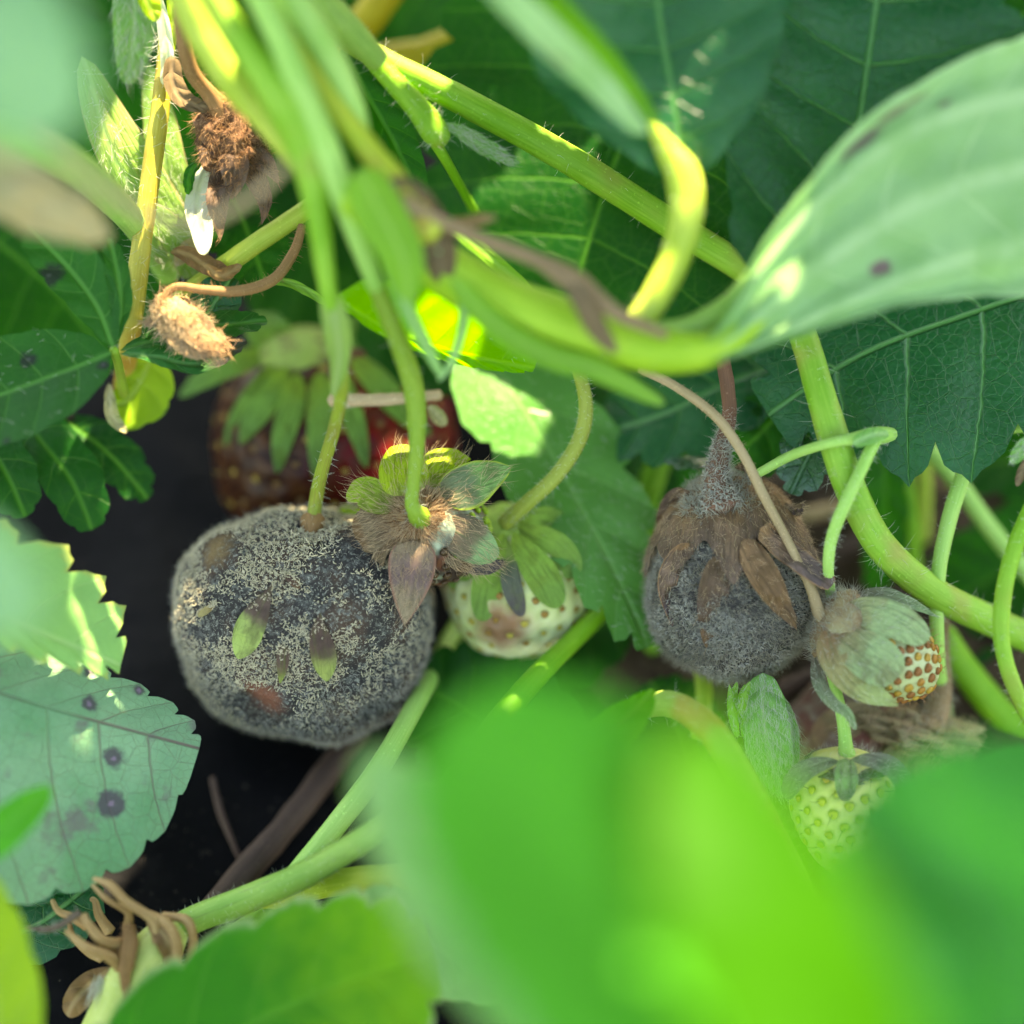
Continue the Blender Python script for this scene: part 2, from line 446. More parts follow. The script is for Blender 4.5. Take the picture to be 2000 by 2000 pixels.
    disp = quilt * bul + ribs[1] * np.cos(vs * ribs[0] * 2 * math.pi)[None] * np.clip(1.2 - u, 0.2, 1)[:, None]
    for i in range(rows):
        for j in range(2 * nc + 1):
            p = (sax[i, j], latx[i, j], 0)
            d = wave * nz(p, 0.8, seed) * 2
            if crumple: d += crumple * (nz(p, 2.6, seed + 3) + 0.6 * nz(p, 6.0, seed + 9))
            disp[i, j] += d
    V = V + NN * disp[..., None]
    return V.reshape(-1, 3), grid_faces(rows, 2 * nc + 1)[:, ::-1].copy(), {'vein': UVv.reshape(-1, 2), 'flat': UVf.reshape(-1, 2), 'par': UVp.reshape(-1, 2)}, C, NN.reshape(-1, 3)
_seed = [0]
def nxt():
    _seed[0] += 1
    return _seed[0] * 3.137
def add_leaf(th, name, mat, mid, wl, wr, parent=None, hair=None, **kw):
    kw.setdefault('seed', nxt())
    V, F, uv, C, N = leaf_mesh(mid, wl, wr, **kw)
    o = build(name, V, F, mat, parent, th, uv)
    if hair:                                        # (count, length, radius, material, along)
        n, ln, rd, hm, al = hair
        p, nn = sample(V, F, n, np.array([0, 0, 1.0]))
        ax = unit(C[-1] - C[0])
        dr = nn * (1 - abs(al)) + ax * al + rng.normal(size=(n, 3)) * 0.25
        hv, hf = hair_mesh(p, dr, ln * (0.5 + rng.random(n)), rd)
        build('hair', hv, hf, hm, o, th, kind='stuff')
    return o
def add_tube(th, name, mat, pts, parent=None, hair=None, **kw):
    kw.setdefault('seed', nxt())
    V, F, UV, C, R, T, n, ring = tube_mesh(pts, **kw)
    o = build(name, V, F, mat, parent, th, {'flat': UV})
    if hair:
        cnt, ln, rd, hm, out = hair
        i = rng.integers(0, n - 1, cnt); f = rng.random((cnt, 1)); a = rng.random(cnt) * 2 * math.pi
        c = C[i] * (1 - f) + C[i + 1] * f; r = R[i]
        A = unit(np.cross(T[i], np.array([0.0, 0, 1.0001]))); B = np.cross(A, T[i])
        nn = A * np.cos(a)[:, None] + B * np.sin(a)[:, None]
        hv, hf = hair_mesh(c + nn * (r * 0.95)[:, None], nn * out + T[i] * (1 - out) + rng.normal(size=(cnt, 3)) * 0.35, ln * (0.45 + rng.random(cnt)), rd)
        build('hair', hv, hf, hm, o, th, kind='stuff')
    return o
def body_mesh(c, rad, axis=(0, -1, 0), taper=0.0, power=2.0, lump=0.06, ls=1.2, seed=1.0, dents=(), nu=72, nvv=120, pits=None, pitd=0.05, pitr=0.1, shear=0.0):
    """berry: ellipsoid (rad: across, across, along the axis) with taper towards the tip; c work-space centre"""
    ax = unit(np.array(axis, float)); r0 = unit(np.cross(ax, [0.0, 0.02, 1.0])); r1 = np.cross(ax, r0)
    th = np.linspace(0.001, math.pi - 0.001, nu); ph = np.linspace(0, 2 * math.pi, nvv, endpoint=False)
    TH, PH = np.meshgrid(th, ph, indexing='ij')
    x, y, z = np.sin(TH) * np.cos(PH), np.sin(TH) * np.sin(PH), -np.cos(TH)       # z=-1 calyx end, +1 tip
    D = np.stack([x, y, z], -1).reshape(-1, 3)
    k = (np.abs(D) ** power).sum(1) ** (-1 / power)
    Q = D * k[:, None]
    sc = 1 - taper * (Q[:, 2] + 0.2)
    Q = Q * np.stack([sc, sc, np.ones(len(Q))], 1)
    l = np.array([nz(d, ls, seed) + 0.5 * nz(d, ls * 2.3, seed + 4) + 0.2 * nz(d, ls * 6, seed + 8) for d in D])
    Q = Q * (1 + lump * l)[:, None]
    for dd, dep, wid in dents:                           # direction given in work space
        v = unit(np.array(dd)); loc = np.array([v @ r0, v @ r1, v @ ax])
        ang = np.arccos(np.clip(D @ unit(loc), -1, 1)); Q = Q * (1 - dep * np.exp(-(ang / wid) ** 2))[:, None]
    Q = Q * np.array(rad)[None]
    W = Q[:, 0:1] * r0 + Q[:, 1:2] * r1 + Q[:, 2:3] * ax
    V = np.asarray(c) + W
    F = grid_faces(nu, nvv, True)
    Nn = unit(W / np.array([1.0, 1.0, 1.0]))
    return V, F, (ax, r0, r1)
def phyllo(n, lo=-0.75, hi=0.97):
    i = np.arange(n); z = lo + (hi - lo) * (i + 0.5) / n; a = i * 2.39996
    r = np.sqrt(1 - z * z)
    return np.stack([r * np.cos(a), r * np.sin(a), z], 1)
def vert_normals(V, F):
    fn = np.cross(V[F[:, 2]] - V[F[:, 0]], V[F[:, 3]] - V[F[:, 1]])
    N = np.zeros_like(V)
    for k in range(4): np.add.at(N, F[:, k], fn)
    return unit(N)
def surf(V, px, py, lift=0.0):
    """depth of the front of mesh V under a photograph pixel"""
    k = PPC * DIST / (DIST - V[:, 2]); X = 1000 + V[:, 0] * k; Y = 1000 - V[:, 1] * k
    d = (X - px) ** 2 + (Y - py) ** 2
    i = np.argsort(d)[:10]
    return V[i, 2].max() + lift

# ------------------------------------------------------------------ palette
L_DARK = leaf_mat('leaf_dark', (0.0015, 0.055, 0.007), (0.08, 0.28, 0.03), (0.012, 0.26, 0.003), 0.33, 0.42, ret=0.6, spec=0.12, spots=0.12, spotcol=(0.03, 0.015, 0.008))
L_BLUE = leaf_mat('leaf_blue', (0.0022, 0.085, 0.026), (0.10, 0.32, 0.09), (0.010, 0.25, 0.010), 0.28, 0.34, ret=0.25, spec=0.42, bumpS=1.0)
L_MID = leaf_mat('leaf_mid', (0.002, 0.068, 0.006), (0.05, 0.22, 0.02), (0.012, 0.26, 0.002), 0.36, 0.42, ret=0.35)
L_GLOSS = leaf_mat('leaf_glossy', (0.007, 0.085, 0.010), (0.07, 0.25, 0.045), (0.03, 0.28, 0.004), 0.28, 0.4, ret=0.3, spots=0.45, spotcol=(0.018, 0.02, 0.018), spec=0.16)
L_LIT = leaf_mat('leaf_sunlit_tone', (0.06, 0.30, 0.006), (0.16, 0.40, 0.03), (0.22, 0.62, 0.003), 0.5, 0.4, ret=0.4)  # yellow-green of sun shining through is put into the colour
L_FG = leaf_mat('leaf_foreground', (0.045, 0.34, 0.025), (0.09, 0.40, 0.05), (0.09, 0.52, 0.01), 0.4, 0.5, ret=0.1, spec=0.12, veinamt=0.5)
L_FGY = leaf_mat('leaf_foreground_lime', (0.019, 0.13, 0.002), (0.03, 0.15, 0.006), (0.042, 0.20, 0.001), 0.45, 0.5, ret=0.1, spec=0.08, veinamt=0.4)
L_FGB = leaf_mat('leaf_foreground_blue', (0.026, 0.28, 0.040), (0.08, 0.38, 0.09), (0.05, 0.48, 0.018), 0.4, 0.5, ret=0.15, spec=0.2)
L_PALE = leaf_mat('leaf_underside', (0.28, 0.52, 0.22), (0.46, 0.70, 0.34), (0.28, 0.60, 0.08), 0.35, 0.5, ret=0.2, latw=0.03, ribs=2.0, marks=[(0.47, 0.72, 0.05, 0.10, (0.14, 0.05, 0.09)), (0.53, 0.80, 0.05, 0.07, (0.16, 0.10, 0.10)), (0.39, -0.30, 0.022, 0.09, (0.22, 0.05, 0.13)), (0.60, 0.62, 0.014, 0.04, (0.16, 0.10, 0.10))], stain=((0.20, 0.44, 0.14), 1.2, 0.45, 0.65, 0.6), spotcol=(0.13, 0.05, 0.085), rscale=9.0)
L_PURP = leaf_mat('leaf_purple_veined', (0.18, 0.35, 0.19), (0.11, 0.20, 0.10), (0.14, 0.40, 0.07), 0.25, 0.55, ret=0.6, latw=0.022, midw=0.03, spots=0.34, stain=((0.15, 0.11, 0.12), 1.5, 0.56, 0.68, 0.75), spotcol=(0.07, 0.045, 0.065), purple=(0.15, 0.015, 0.06), rscale=9.5, blotch=(0.07, 0.24, 0.10))
L_YEL = leaf_mat('leaf_yellowing', (0.18, 0.40, 0.12), (0.27, 0.46, 0.17), (0.22, 0.48, 0.06), 0.28, 0.5, ret=0.25, margin=(0.30, 0.36, 0.09), spots=0.2, spotcol=(0.07, 0.07, 0.05), latw=0.018)
L_YEL2 = leaf_mat('leaf_yellow', (0.22, 0.40, 0.02), (0.3, 0.45, 0.08), (0.38, 0.55, 0.01), 0.4, 0.45, ret=0.25, spots=0.35, spotcol=(0.06, 0.15, 0.03))
L_UND = leaf_mat('leaf_hairy_underside', (0.065, 0.25, 0.045), (0.14, 0.35, 0.09), (0.10, 0.44, 0.012), 0.33, 0.36, ret=0.3, blotch=(0.08, 0.26, 0.06), spec=0.4)
L_BOT = leaf_mat('leaf_bottom', (0.010, 0.17, 0.005), (0.05, 0.26, 0.015), (0.04, 0.38, 0.002), 0.35, 0.4, ret=0.2, margin=(0.26, 0.36, 0.14), tip=(0.12, 0.34, 0.01), tipx=(0.55, 1.0))
L_BRACT = leaf_mat('bract_green', (0.17, 0.40, 0.04), (0.26, 0.5, 0.10), (0.26, 0.58, 0.02), 0.4, 0.5, ret=0.1)
L_BRACTB = leaf_mat('bract_flecked', (0.22, 0.36, 0.08), (0.30, 0.42, 0.16), (0.26, 0.42, 0.05), 0.3, 0.55, ret=0.1, blotch=(0.16, 0.11, 0.07))
L_SILK = leaf_mat('bract_silky', (0.17, 0.40, 0.10), (0.34, 0.55, 0.24), (0.2, 0.5, 0.06), 0.35, 0.5, ret=0.1, latw=0.04)
L_DRY = leaf_mat('leaf_dry', (0.26, 0.15, 0.06), (0.36, 0.26, 0.12), (0.3, 0.18, 0.05), 0.25, 0.7, ret=0.3, blotch=(0.11, 0.06, 0.035), spots=0.0)
L_TAN = leaf_mat('leaf_tan', (0.42, 0.34, 0.16), (0.45, 0.4, 0.22), (0.4, 0.3, 0.1), 0.25, 0.6, ret=0.2, blotch=(0.24, 0.34, 0.12))
L_GREYDRY = leaf_mat('leaf_grey_dry', (0.13, 0.09, 0.045), (0.22, 0.16, 0.09), (0.14, 0.09, 0.03), 0.15, 0.75, ret=0.3, latw=0.06)
L_WHITE = leaf_mat('petal_white', (0.62, 0.68, 0.50), (0.5, 0.6, 0.35), (0.6, 0.7, 0.35), 0.35, 0.5, ret=0.1)
L_SHEEN = leaf_mat('leaf_sheen_tip', (0.006, 0.07, 0.02), (0.06, 0.2, 0.06), (0.03, 0.22, 0.01), 0.25, 0.25, ret=0.3, tip=(0.05, 0.13, 0.08), tipx=(0.6, 1.0), spec=0.7, bumpS=1.0)  # paler tip colour stands in for white reflections
S_GREEN = stem_mat('stem_green', (0.12, 0.33, 0.015), (0.21, 0.43, 0.045), blush=(0.22, 0.26, 0.04))
S_YEL = stem_mat('stem_yellow', (0.26, 0.40, 0.03), (0.40, 0.50, 0.08))
S_ORA = stem_mat('stem_ochre', (0.34, 0.30, 0.03), (0.46, 0.42, 0.08), blush=(0.36, 0.15, 0.03))
S_PALE = stem_mat('stem_pale', (0.21, 0.45, 0.08), (0.32, 0.55, 0.14))
S_DEEP = stem_mat('stem_deep', (0.09, 0.30, 0.01), (0.16, 0.38, 0.025))
S_MOT = stem_mat('stem_mottled', (0.17, 0.36, 0.06), (0.28, 0.46, 0.10), dark=(0.10, 0.09, 0.05))
S_BLUSH = stem_mat('stem_blushed', (0.20, 0.36, 0.05), (0.30, 0.42, 0.10), blush=(0.36, 0.14, 0.04))
S_BROWN = stem_mat('stem_brown', (0.20, 0.11, 0.04), (0.30, 0.17, 0.07), dark=(0.06, 0.03, 0.02), rough=0.7, sss=0)
S_TAN = stem_mat('stem_tan', (0.30, 0.22, 0.11), (0.40, 0.30, 0.17), dark=(0.14, 0.08, 0.05), rough=0.7, sss=0)
S_GREY = stem_mat('stem_grey_dry', (0.18, 0.12, 0.06), (0.27, 0.19, 0.10), dark=(0.06, 0.04, 0.03), rough=0.75, sss=0)
S_OLIVE = stem_mat('stem_olive', (0.20, 0.26, 0.03), (0.26, 0.32, 0.06), dark=(0.12, 0.07, 0.02))
S_OCHRE = stem_mat('stem_deep_ochre', (0.34, 0.26, 0.01), (0.42, 0.34, 0.02))
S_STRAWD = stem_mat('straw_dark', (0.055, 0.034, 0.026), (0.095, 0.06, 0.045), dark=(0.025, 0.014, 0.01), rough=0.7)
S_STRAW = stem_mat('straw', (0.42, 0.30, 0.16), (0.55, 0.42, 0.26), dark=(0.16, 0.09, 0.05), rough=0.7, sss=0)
S_ROOT = stem_mat('root_tan', (0.30, 0.17, 0.06), (0.46, 0.32, 0.15), dark=(0.10, 0.045, 0.025), rough=0.6)
S_ROOTD = stem_mat('root_dark', (0.07, 0.05, 0.035), (0.16, 0.12, 0.08), rough=0.7, sss=0)
H_WHITE = hair_mat('hair_white', (0.62, 0.66, 0.55))
H_TAN = hair_mat('hair_tan', (0.62, 0.46, 0.28))
H_BROWN = hair_mat('hair_brown', (0.36, 0.20, 0.09))
H_GREY = hair_mat('hair_grey', (0.50, 0.50, 0.40))
H_EGREY = hair_mat('hair_charcoal', (0.37, 0.345, 0.265))
H_STAM = hair_mat('stamen_tan', (0.66, 0.42, 0.22))
M_FUZZ = hair_mat('mould_spores', (0.64, 0.58, 0.39), 0.1, 0.9)
M_FUZZ2 = hair_mat('mould_spores_grey', (0.41, 0.40, 0.335), 0.1, 0.9)

# ------------------------------------------------------------------ setting: mulch film, soil
def ground():
    t = np.linspace(-1, 1, 150); g = 16 * t + 3000 * t ** 11
    X, Y = np.meshgrid(g, g, indexing='ij')
    Z = np.zeros_like(X)
    for i in range(150):
        for j in range(150):
            x, y = X[i, j], Y[i, j]
            if abs(x) < 40 and abs(y) < 40:
                Z[i, j] = 0.28 * nz((x, y, 0), 0.35, 2) + 0.10 * abs(nz((x * 1.2 + y * 0.6, y * 0.5, 0), 0.9, 7)) - 0.12
    W = np.stack([X, Y, Z], -1).reshape(-1, 3)
    me = bpy.data.meshes.new('ground'); me.from_pydata([tuple(v) for v in W], [], [tuple(map(int, f)) for f in grid_faces(150, 150)])
    me.polygons.foreach_set('use_smooth', np.ones(len(me.polygons), dtype=bool))
    m = newmat('black_mulch_film'); q = NT(m); pos = q.n('ShaderNodeTexCoord').outputs['Object']
    dust = q.ss(q.noise(pos, 1.1, 5, 0.65), 0.55, 0.75)
    c = q.mix(q.math('MULTIPLY', dust, 0.22), (0.0022, 0.0025, 0.003), (0.020, 0.018, 0.015))
    c = q.mix(q.math('MULTIPLY', q.ss(q.noise(pos, 14.0, 2), 0.68, 0.74), 0.5), c, (0.10, 0.085, 0.065))
    q.out(c, q.math('MULTIPLY_ADD', dust, 0.3, 0.48), q.bump(q.noise(pos, 3.0, 4), 0.4, 0.08), spec=0.06)
    me.materials.append(m)
    o = bpy.data.objects.new('ground', me); COL.objects.link(o); o['kind'] = 'structure'
    # soil showing in the planting hole, right and back
    n = 70
    A = np.linspace(0, 2 * math.pi, n, endpoint=False); rr = np.linspace(0, 1, 24)
    W = []
    for r in rr:
        for a in A:
            x = 5.6 + math.cos(a) * 5.2 * r; y = 2.2 + math.sin(a) * 5.0 * r
            z = 0.32 * (1 - r ** 4) - 0.15 + 0.35 * (1 - r * r) * nz((x, y, 0), 1.1, 5) + 0.16 * (1 - r * r) * nz((x, y, 0), 3.7, 9)
            W.append((x, y, z + 0.06))
    me = bpy.data.meshes.new('soil'); me.from_pydata(W, [], [tuple(map(int, f)) for f in grid_faces(24, n, True)])
    me.polygons.foreach_set('use_smooth', np.ones(len(me.polygons), dtype=bool))
    me.materials.append(rough_mat('soil_brown', (0.035, 0.022, 0.013), (0.075, 0.048, 0.028), (0.12, 0.085, 0.05), 1.2, 9.0, bd=0.1))
    o = bpy.data.objects.new('soil', me); COL.objects.link(o); o['kind'] = 'structure'
ground()

def outward(V, F):
    c = V.mean(0); fn = np.cross(V[F[:, 1]] - V[F[:, 0]], V[F[:, 2]] - V[F[:, 0]])
    if np.sum(fn * (V[F[:, 0]] - c)) < 0: F = F[:, ::-1].copy()
    return F
_ach = {}
def achene_mesh(name, mat, r):
    """seed: pointed egg, unit along z"""
    V = [(0, 0, -0.55)]
    for t, w in ((-0.36, 0.62), (-0.08, 0.95), (0.26, 0.88), (0.58, 0.52)):
        for k in range(7):
            a = k / 7 * 2 * math.pi; V.append((math.cos(a) * w * 0.72, math.sin(a) * w * 0.95, t * 1.35))
    V.append((0, 0, 1.05))
    F = []
    for k in range(7): F.append((0, 1 + (k + 1) % 7, 1 + k))
    for q in range(3):
        for k in range(7):
            a, b = 1 + q * 7 + k, 1 + q * 7 + (k + 1) % 7; F.append((a, b, b + 7, a + 7))
    for k in range(7): F.append((22 + k, 22 + (k + 1) % 7, 29))
    me = bpy.data.meshes.new(name); me.from_pydata([(x * r, y * r, z * r) for x, y, z in V], [], F)
    me.polygons.foreach_set('use_smooth', np.ones(len(me.polygons), dtype=bool)); me.materials.append(mat)
    return me
def add_achenes(th, parent, pts, N, ax, r, mats, mask=None, sink=0.3, flat=0.6):
    mm = [achene_mesh('achene', m, r) for m in mats]
    for i, (p, n) in enumerate(zip(pts, N)):
        if mask is not None and not mask(p, n): continue
        o = bpy.data.objects.new('achene', mm[int(rng.integers(len(mm)))]); COL.objects.link(o); o.parent = parent
        z = unit(ax - (ax @ n) * n); x = n; y = np.cross(z, x)
        M = np.eye(4); sc = 0.85 + 0.3 * rng.random()
        M[:3, 0] = ROT @ x * flat * sc; M[:3, 1] = ROT @ y * sc; M[:3, 2] = ROT @ z * sc
        M[:3, 3] = toW(p - n * r * sink) - th.base
        o.matrix_local = Matrix(M.tolist())
def pit(V, F, pts, depth, rad):
    N = vert_normals(V, F); Vn = V.copy()
    for p in pts:
        d = np.linalg.norm(V - p, axis=1); k = d < rad * 3
        Vn[k] -= N[k] * (depth * np.exp(-(d[k] / rad) ** 2))[:, None]
    return Vn
def spread(V, F, axes, c, n, lo, hi):
    """seed positions on a body mesh by nearest vertex in direction"""
    ax, r0, r1 = axes
    D = phyllo(n, lo, hi); D = D[:, 0:1] * r0 + D[:, 1:2] * r1 + D[:, 2:3] * ax
    U = unit(V - c); N = vert_normals(V, F)
    idx = [int(np.argmax(U @ d)) for d in D]
    return V[idx], N[idx]
def mould(th, parent, V, F, n, mat, length, radius, thr=0.0, ns=1.3, lift=0.6, seed=3.0, keep=None, name='mould'):
    p, N = sample(V, F, n)
    k = np.array([nz(q, ns, seed) + 0.55 * nz(q, ns * 3.1, seed + 5) + 0.35 * nz(q, ns * 8, seed + 7) for q in p]) > thr - 0.25 * rng.random(n)
    if keep is not None: k &= keep(p)
    p, N = p[k], N[k]
    v, f = worm_mesh(p, N, length * (0.5 + rng.random(len(p))), radius, lift)
    return build(name, v, f, mat, parent, th, kind='stuff')
def fuzz(th, parent, V, F, n, mat, length, radius, out=1.0, name='fuzz', keep=None):
    p, N = sample(V, F, n)
    if keep is not None:
        k = keep(p); p, N = p[k], N[k]
    hv, hf = hair_mesh(p, N * out + rng.normal(size=p.shape) * 0.45, length * (0.4 + rng.random(len(p))), radius, 0.5, 2)
    return build(name, hv, hf, mat, parent, th, kind='stuff')

# ------------------------------------------------------------------ mouldy berry on the film
def berry_big_mould():
    th = Thing('moldy_strawberry', 'fat grey mouldy strawberry resting on the black film with three green-tipped sepals', 'strawberry', P(595, 1430, -1.6))
    c = P(602, 1216, -1.7)
    V, F, axes = body_mesh(c, (1.69, 1.54, 1.57), axis=(-0.05, -0.93, -0.35), taper=0.06, power=2.06, lump=0.10, ls=1.5, seed=4.2,
                           dents=[((-0.45, -0.62, 0.55), 0.10, 0.26), ((0.55, -0.1, 0.8), 0.04, 0.2), ((-0.15, -0.1, 0.95), 0.04, 0.22), ((0.02, 0.75, 0.62), 0.10, 0.22), ((-0.55, 0.1, 0.8), 0.03, 0.25), ((0.5, 0.1, 0.8), -0.02, 0.5)], nu=90, nvv=150)
    F = outward(V, F)
    m = newmat('rotten_flesh_under_mould'); g = NT(m); pos = g.n('ShaderNodeTexCoord').outputs['Object']
    a = g.noise(pos, 1.3, 4); b = g.noise(pos, 9.0, 4, 0.7); f = g.noise(pos, 26.0, 3, 0.6, 0.8)
    col = g.mix(g.ss(a, 0.42, 0.6), (0.034, 0.032, 0.030), (0.070, 0.046, 0.032))
    col = g.mix(g.ss(b, 0.5, 0.66), col, (0.11, 0.115, 0.10))
    col = g.mix(g.math('MULTIPLY', g.ss(f, 0.55, 0.62), 0.7), col, (0.30, 0.31, 0.25))
    loc = ROT @ (P(500, 1378, 0) ) * 0 + (toW(np.array([*P(500, 1375, -0.55)])) - th.base)
    d1 = g.n('ShaderNodeVectorMath', _operation='DISTANCE', i0=pos, i1=tuple(loc)).outputs['Value']
    col = g.mix(g.math('MULTIPLY', g.ss(g.math('ADD', d1, g.math('MULTIPLY', b, 0.3)), 0.3, 0.62, 1, 0), 0.9), col, (0.22, 0.085, 0.05))
    loc = toW(P(435, 1082, -0.9)) - th.base
    d2 = g.n('ShaderNodeVectorMath', _operation='DISTANCE', i0=pos, i1=tuple(loc)).outputs['Value']
    col = g.mix(g.math('MULTIPLY', g.ss(g.math('ADD', d2, g.math('MULTIPLY', b, 0.3)), 0.25, 0.5, 1, 0), 0.9), col, (0.20, 0.135, 0.06))
    g.out(col, 0.9, g.bump(g.math('ADD', b, f), 0.7, 0.05), spec=0.15)
    body = build('flesh', V, F, m, None, th)
    r1, r2 = P(505, 1378, -0.5), P(432, 1082, -0.9)
    keep = lambda p: ((np.linalg.norm((p - r1) * [0.62, 1.25, 0.3], axis=1) > 0.26 + 0.1 * rng.random(len(p))) & (np.linalg.norm((p - r2) * [0.8, 0.9, 0.3], axis=1) > 0.2 + 0.1 * rng.random(len(p))))
    keep2 = lambda p: keep(p) & (rng.random(len(p)) < np.clip(1.3 - 0.95 * np.clip(c[1] - 0.1 - p[:, 1], 0, 2) - 0.7 * np.clip(p[:, 0] - c[0] - 0.6, 0, 2), 0.08, 1))
    mould(th, body, V, F, 46000, M_FUZZ, 0.055, 0.0075, 0.02, 1.2, 0.45, 3.0, keep2)
    fuzz(th, body, V, F, 30000, M_FUZZ2, 0.09, 0.0032, 1.0, keep=lambda p: keep(p) & (rng.random(len(p)) < np.clip(0.9 - (p[:, 2] - c[2] - 0.4) * 0.9 - (p[:, 1] - c[1] + 0.3) * 0.6, 0.05, 1)))
    S = lambda x, y, l=0.05: (x, y, surf(V, x, y, l))
    g1 = sepal_mat('sepal_brown_to_green', [(0.0, (0.10, 0.06, 0.045)), (0.38, (0.12, 0.075, 0.06)), (0.62, (0.34, 0.46, 0.12))], tfac=0.2)
    g2 = sepal_mat('sepal_brown_olive', [(0.0, (0.085, 0.05, 0.04)), (0.5, (0.11, 0.065, 0.05)), (0.85, (0.26, 0.32, 0.08))], tfac=0.2)
    cal = add_tube(th, 'calyx', S_BROWN, [(612, 1015, surf(V, 612, 1030, 0.0) - 0.1, 26), (608, 1030, surf(V, 608, 1030) + 0.0, 22), (606, 1045, surf(V, 606, 1045) - 0.05, 10)], wob=0.3)
    add_leaf(th, 'sepal', g1, [S(532, 1140, 0.02), S(512, 1180, 0.06), S(488, 1225, 0.1), S(463, 1288, 0.13)], 31, 30, cal, n0=(0, 0.2, 1), nv=4, tooth=0, shape=(1.25, 0.75), curl=(-1.0, -1.0), quilt=0.01, wave=0.04, crumple=0.05)
    add_leaf(th, 'sepal', g2, [S(625, 1195, 0.02), S(624, 1235, 0.05), S(632, 1280, 0.09), S(638, 1330, 0.12)], 26, 26, cal, n0=(0, 0.2, 1), nv=4, tooth=0, shape=(1.1, 0.75), curl=(-1.3, -1.3), quilt=0.01, wave=0.04, crumple=0.06)
    add_leaf(th, 'sepal', g2, [S(552, 1255, 0.0), S(552, 1280, 0.05), S(550, 1310, 0.08), S(547, 1335, 0.09)], 14, 12, cal, n0=(0.1, 0.2, 1), nv=4, tooth=0, shape=(0.35, 0.9), curl=(-2, -2), quilt=0.01, wave=0.04)
    add_leaf(th, 'sepal', sepal_mat('sepal_tan', [(0, (0.22, 0.13, 0.06)), (0.7, (0.36, 0.30, 0.12))]), [S(425, 1175, 0.0), S(410, 1187, 0.05), S(388, 1203, 0.07)], 8, 7, cal, n0=(0, 0.2, 1), nv=4, tooth=0, quilt=0.005, wave=0.02)
    add_leaf(th, 'sepal', S_SEP_BR, [S(548, 1112, -0.01), S(565, 1128, 0.03), S(585, 1150, 0.02)], 10, 8, cal, n0=(0, 0.2, 1), nv=4, tooth=0, quilt=0.01, wave=0.05)
    add_leaf(th, 'sepal', L_YEL2, [(655, 1010, -1.45), (675, 995, -1.3), (705, 1000, -1.2)], 12, 8, cal, nv=4, tooth=0, quilt=0.005)
    add_tube(th, 'pedicel', stem_mat('pedicel_browning', (0.22, 0.34, 0.03), (0.20, 0.16, 0.04), dark=(0.12, 0.05, 0.03)),
             [(655, 640, 1.2, 16), (668, 750, 0.7, 14), (655, 830, 0.1, 13), (630, 915, -0.5, 13), (617, 980, -0.9, 14), (611, 1035, surf(V, 611, 1035) - 0.08, 15)], hair=(160, 0.10, 0.003, H_WHITE, 0.8))
    for ch in [o for o in cal.children]:
        sv, sf = o_V[ch.name]; pk, pn = sample(sv, sf, 260, np.array([0, 0, 1.0])); top = sv[:, 1].max(); bot = sv[:, 1].min()
        kk = rng.random(260) < np.clip(1.0 - 2.4 * (top - pk[:, 1]) / (top - bot + 1e-6), 0, 1)
        v, f = worm_mesh(pk[kk], pn[kk], 0.055 * (0.5 + rng.random(kk.sum())), 0.0075, 0.5); build('mould', v, f, M_FUZZ, body, th, kind='stuff')
    p, N = sample(V, F, 9000); q = P(610, 1050, surf(V, 610, 1050))
    k = np.linalg.norm((p - q) * [1, 0.7, 0.6], axis=1) < 0.30
    v, f = worm_mesh(p[k], N[k], 0.13 * (0.5 + rng.random(k.sum())), 0.008, 1.5); build('mould', v, f, M_FUZZ, body, th, kind='stuff')
S_SEP_BR = sepal_mat('sepal_brown', [(0.0, (0.15, 0.085, 0.05)), (0.5, (0.12, 0.075, 0.06)), (0.9, (0.20, 0.12, 0.06))], tfac=0.15)
berry_big_mould()

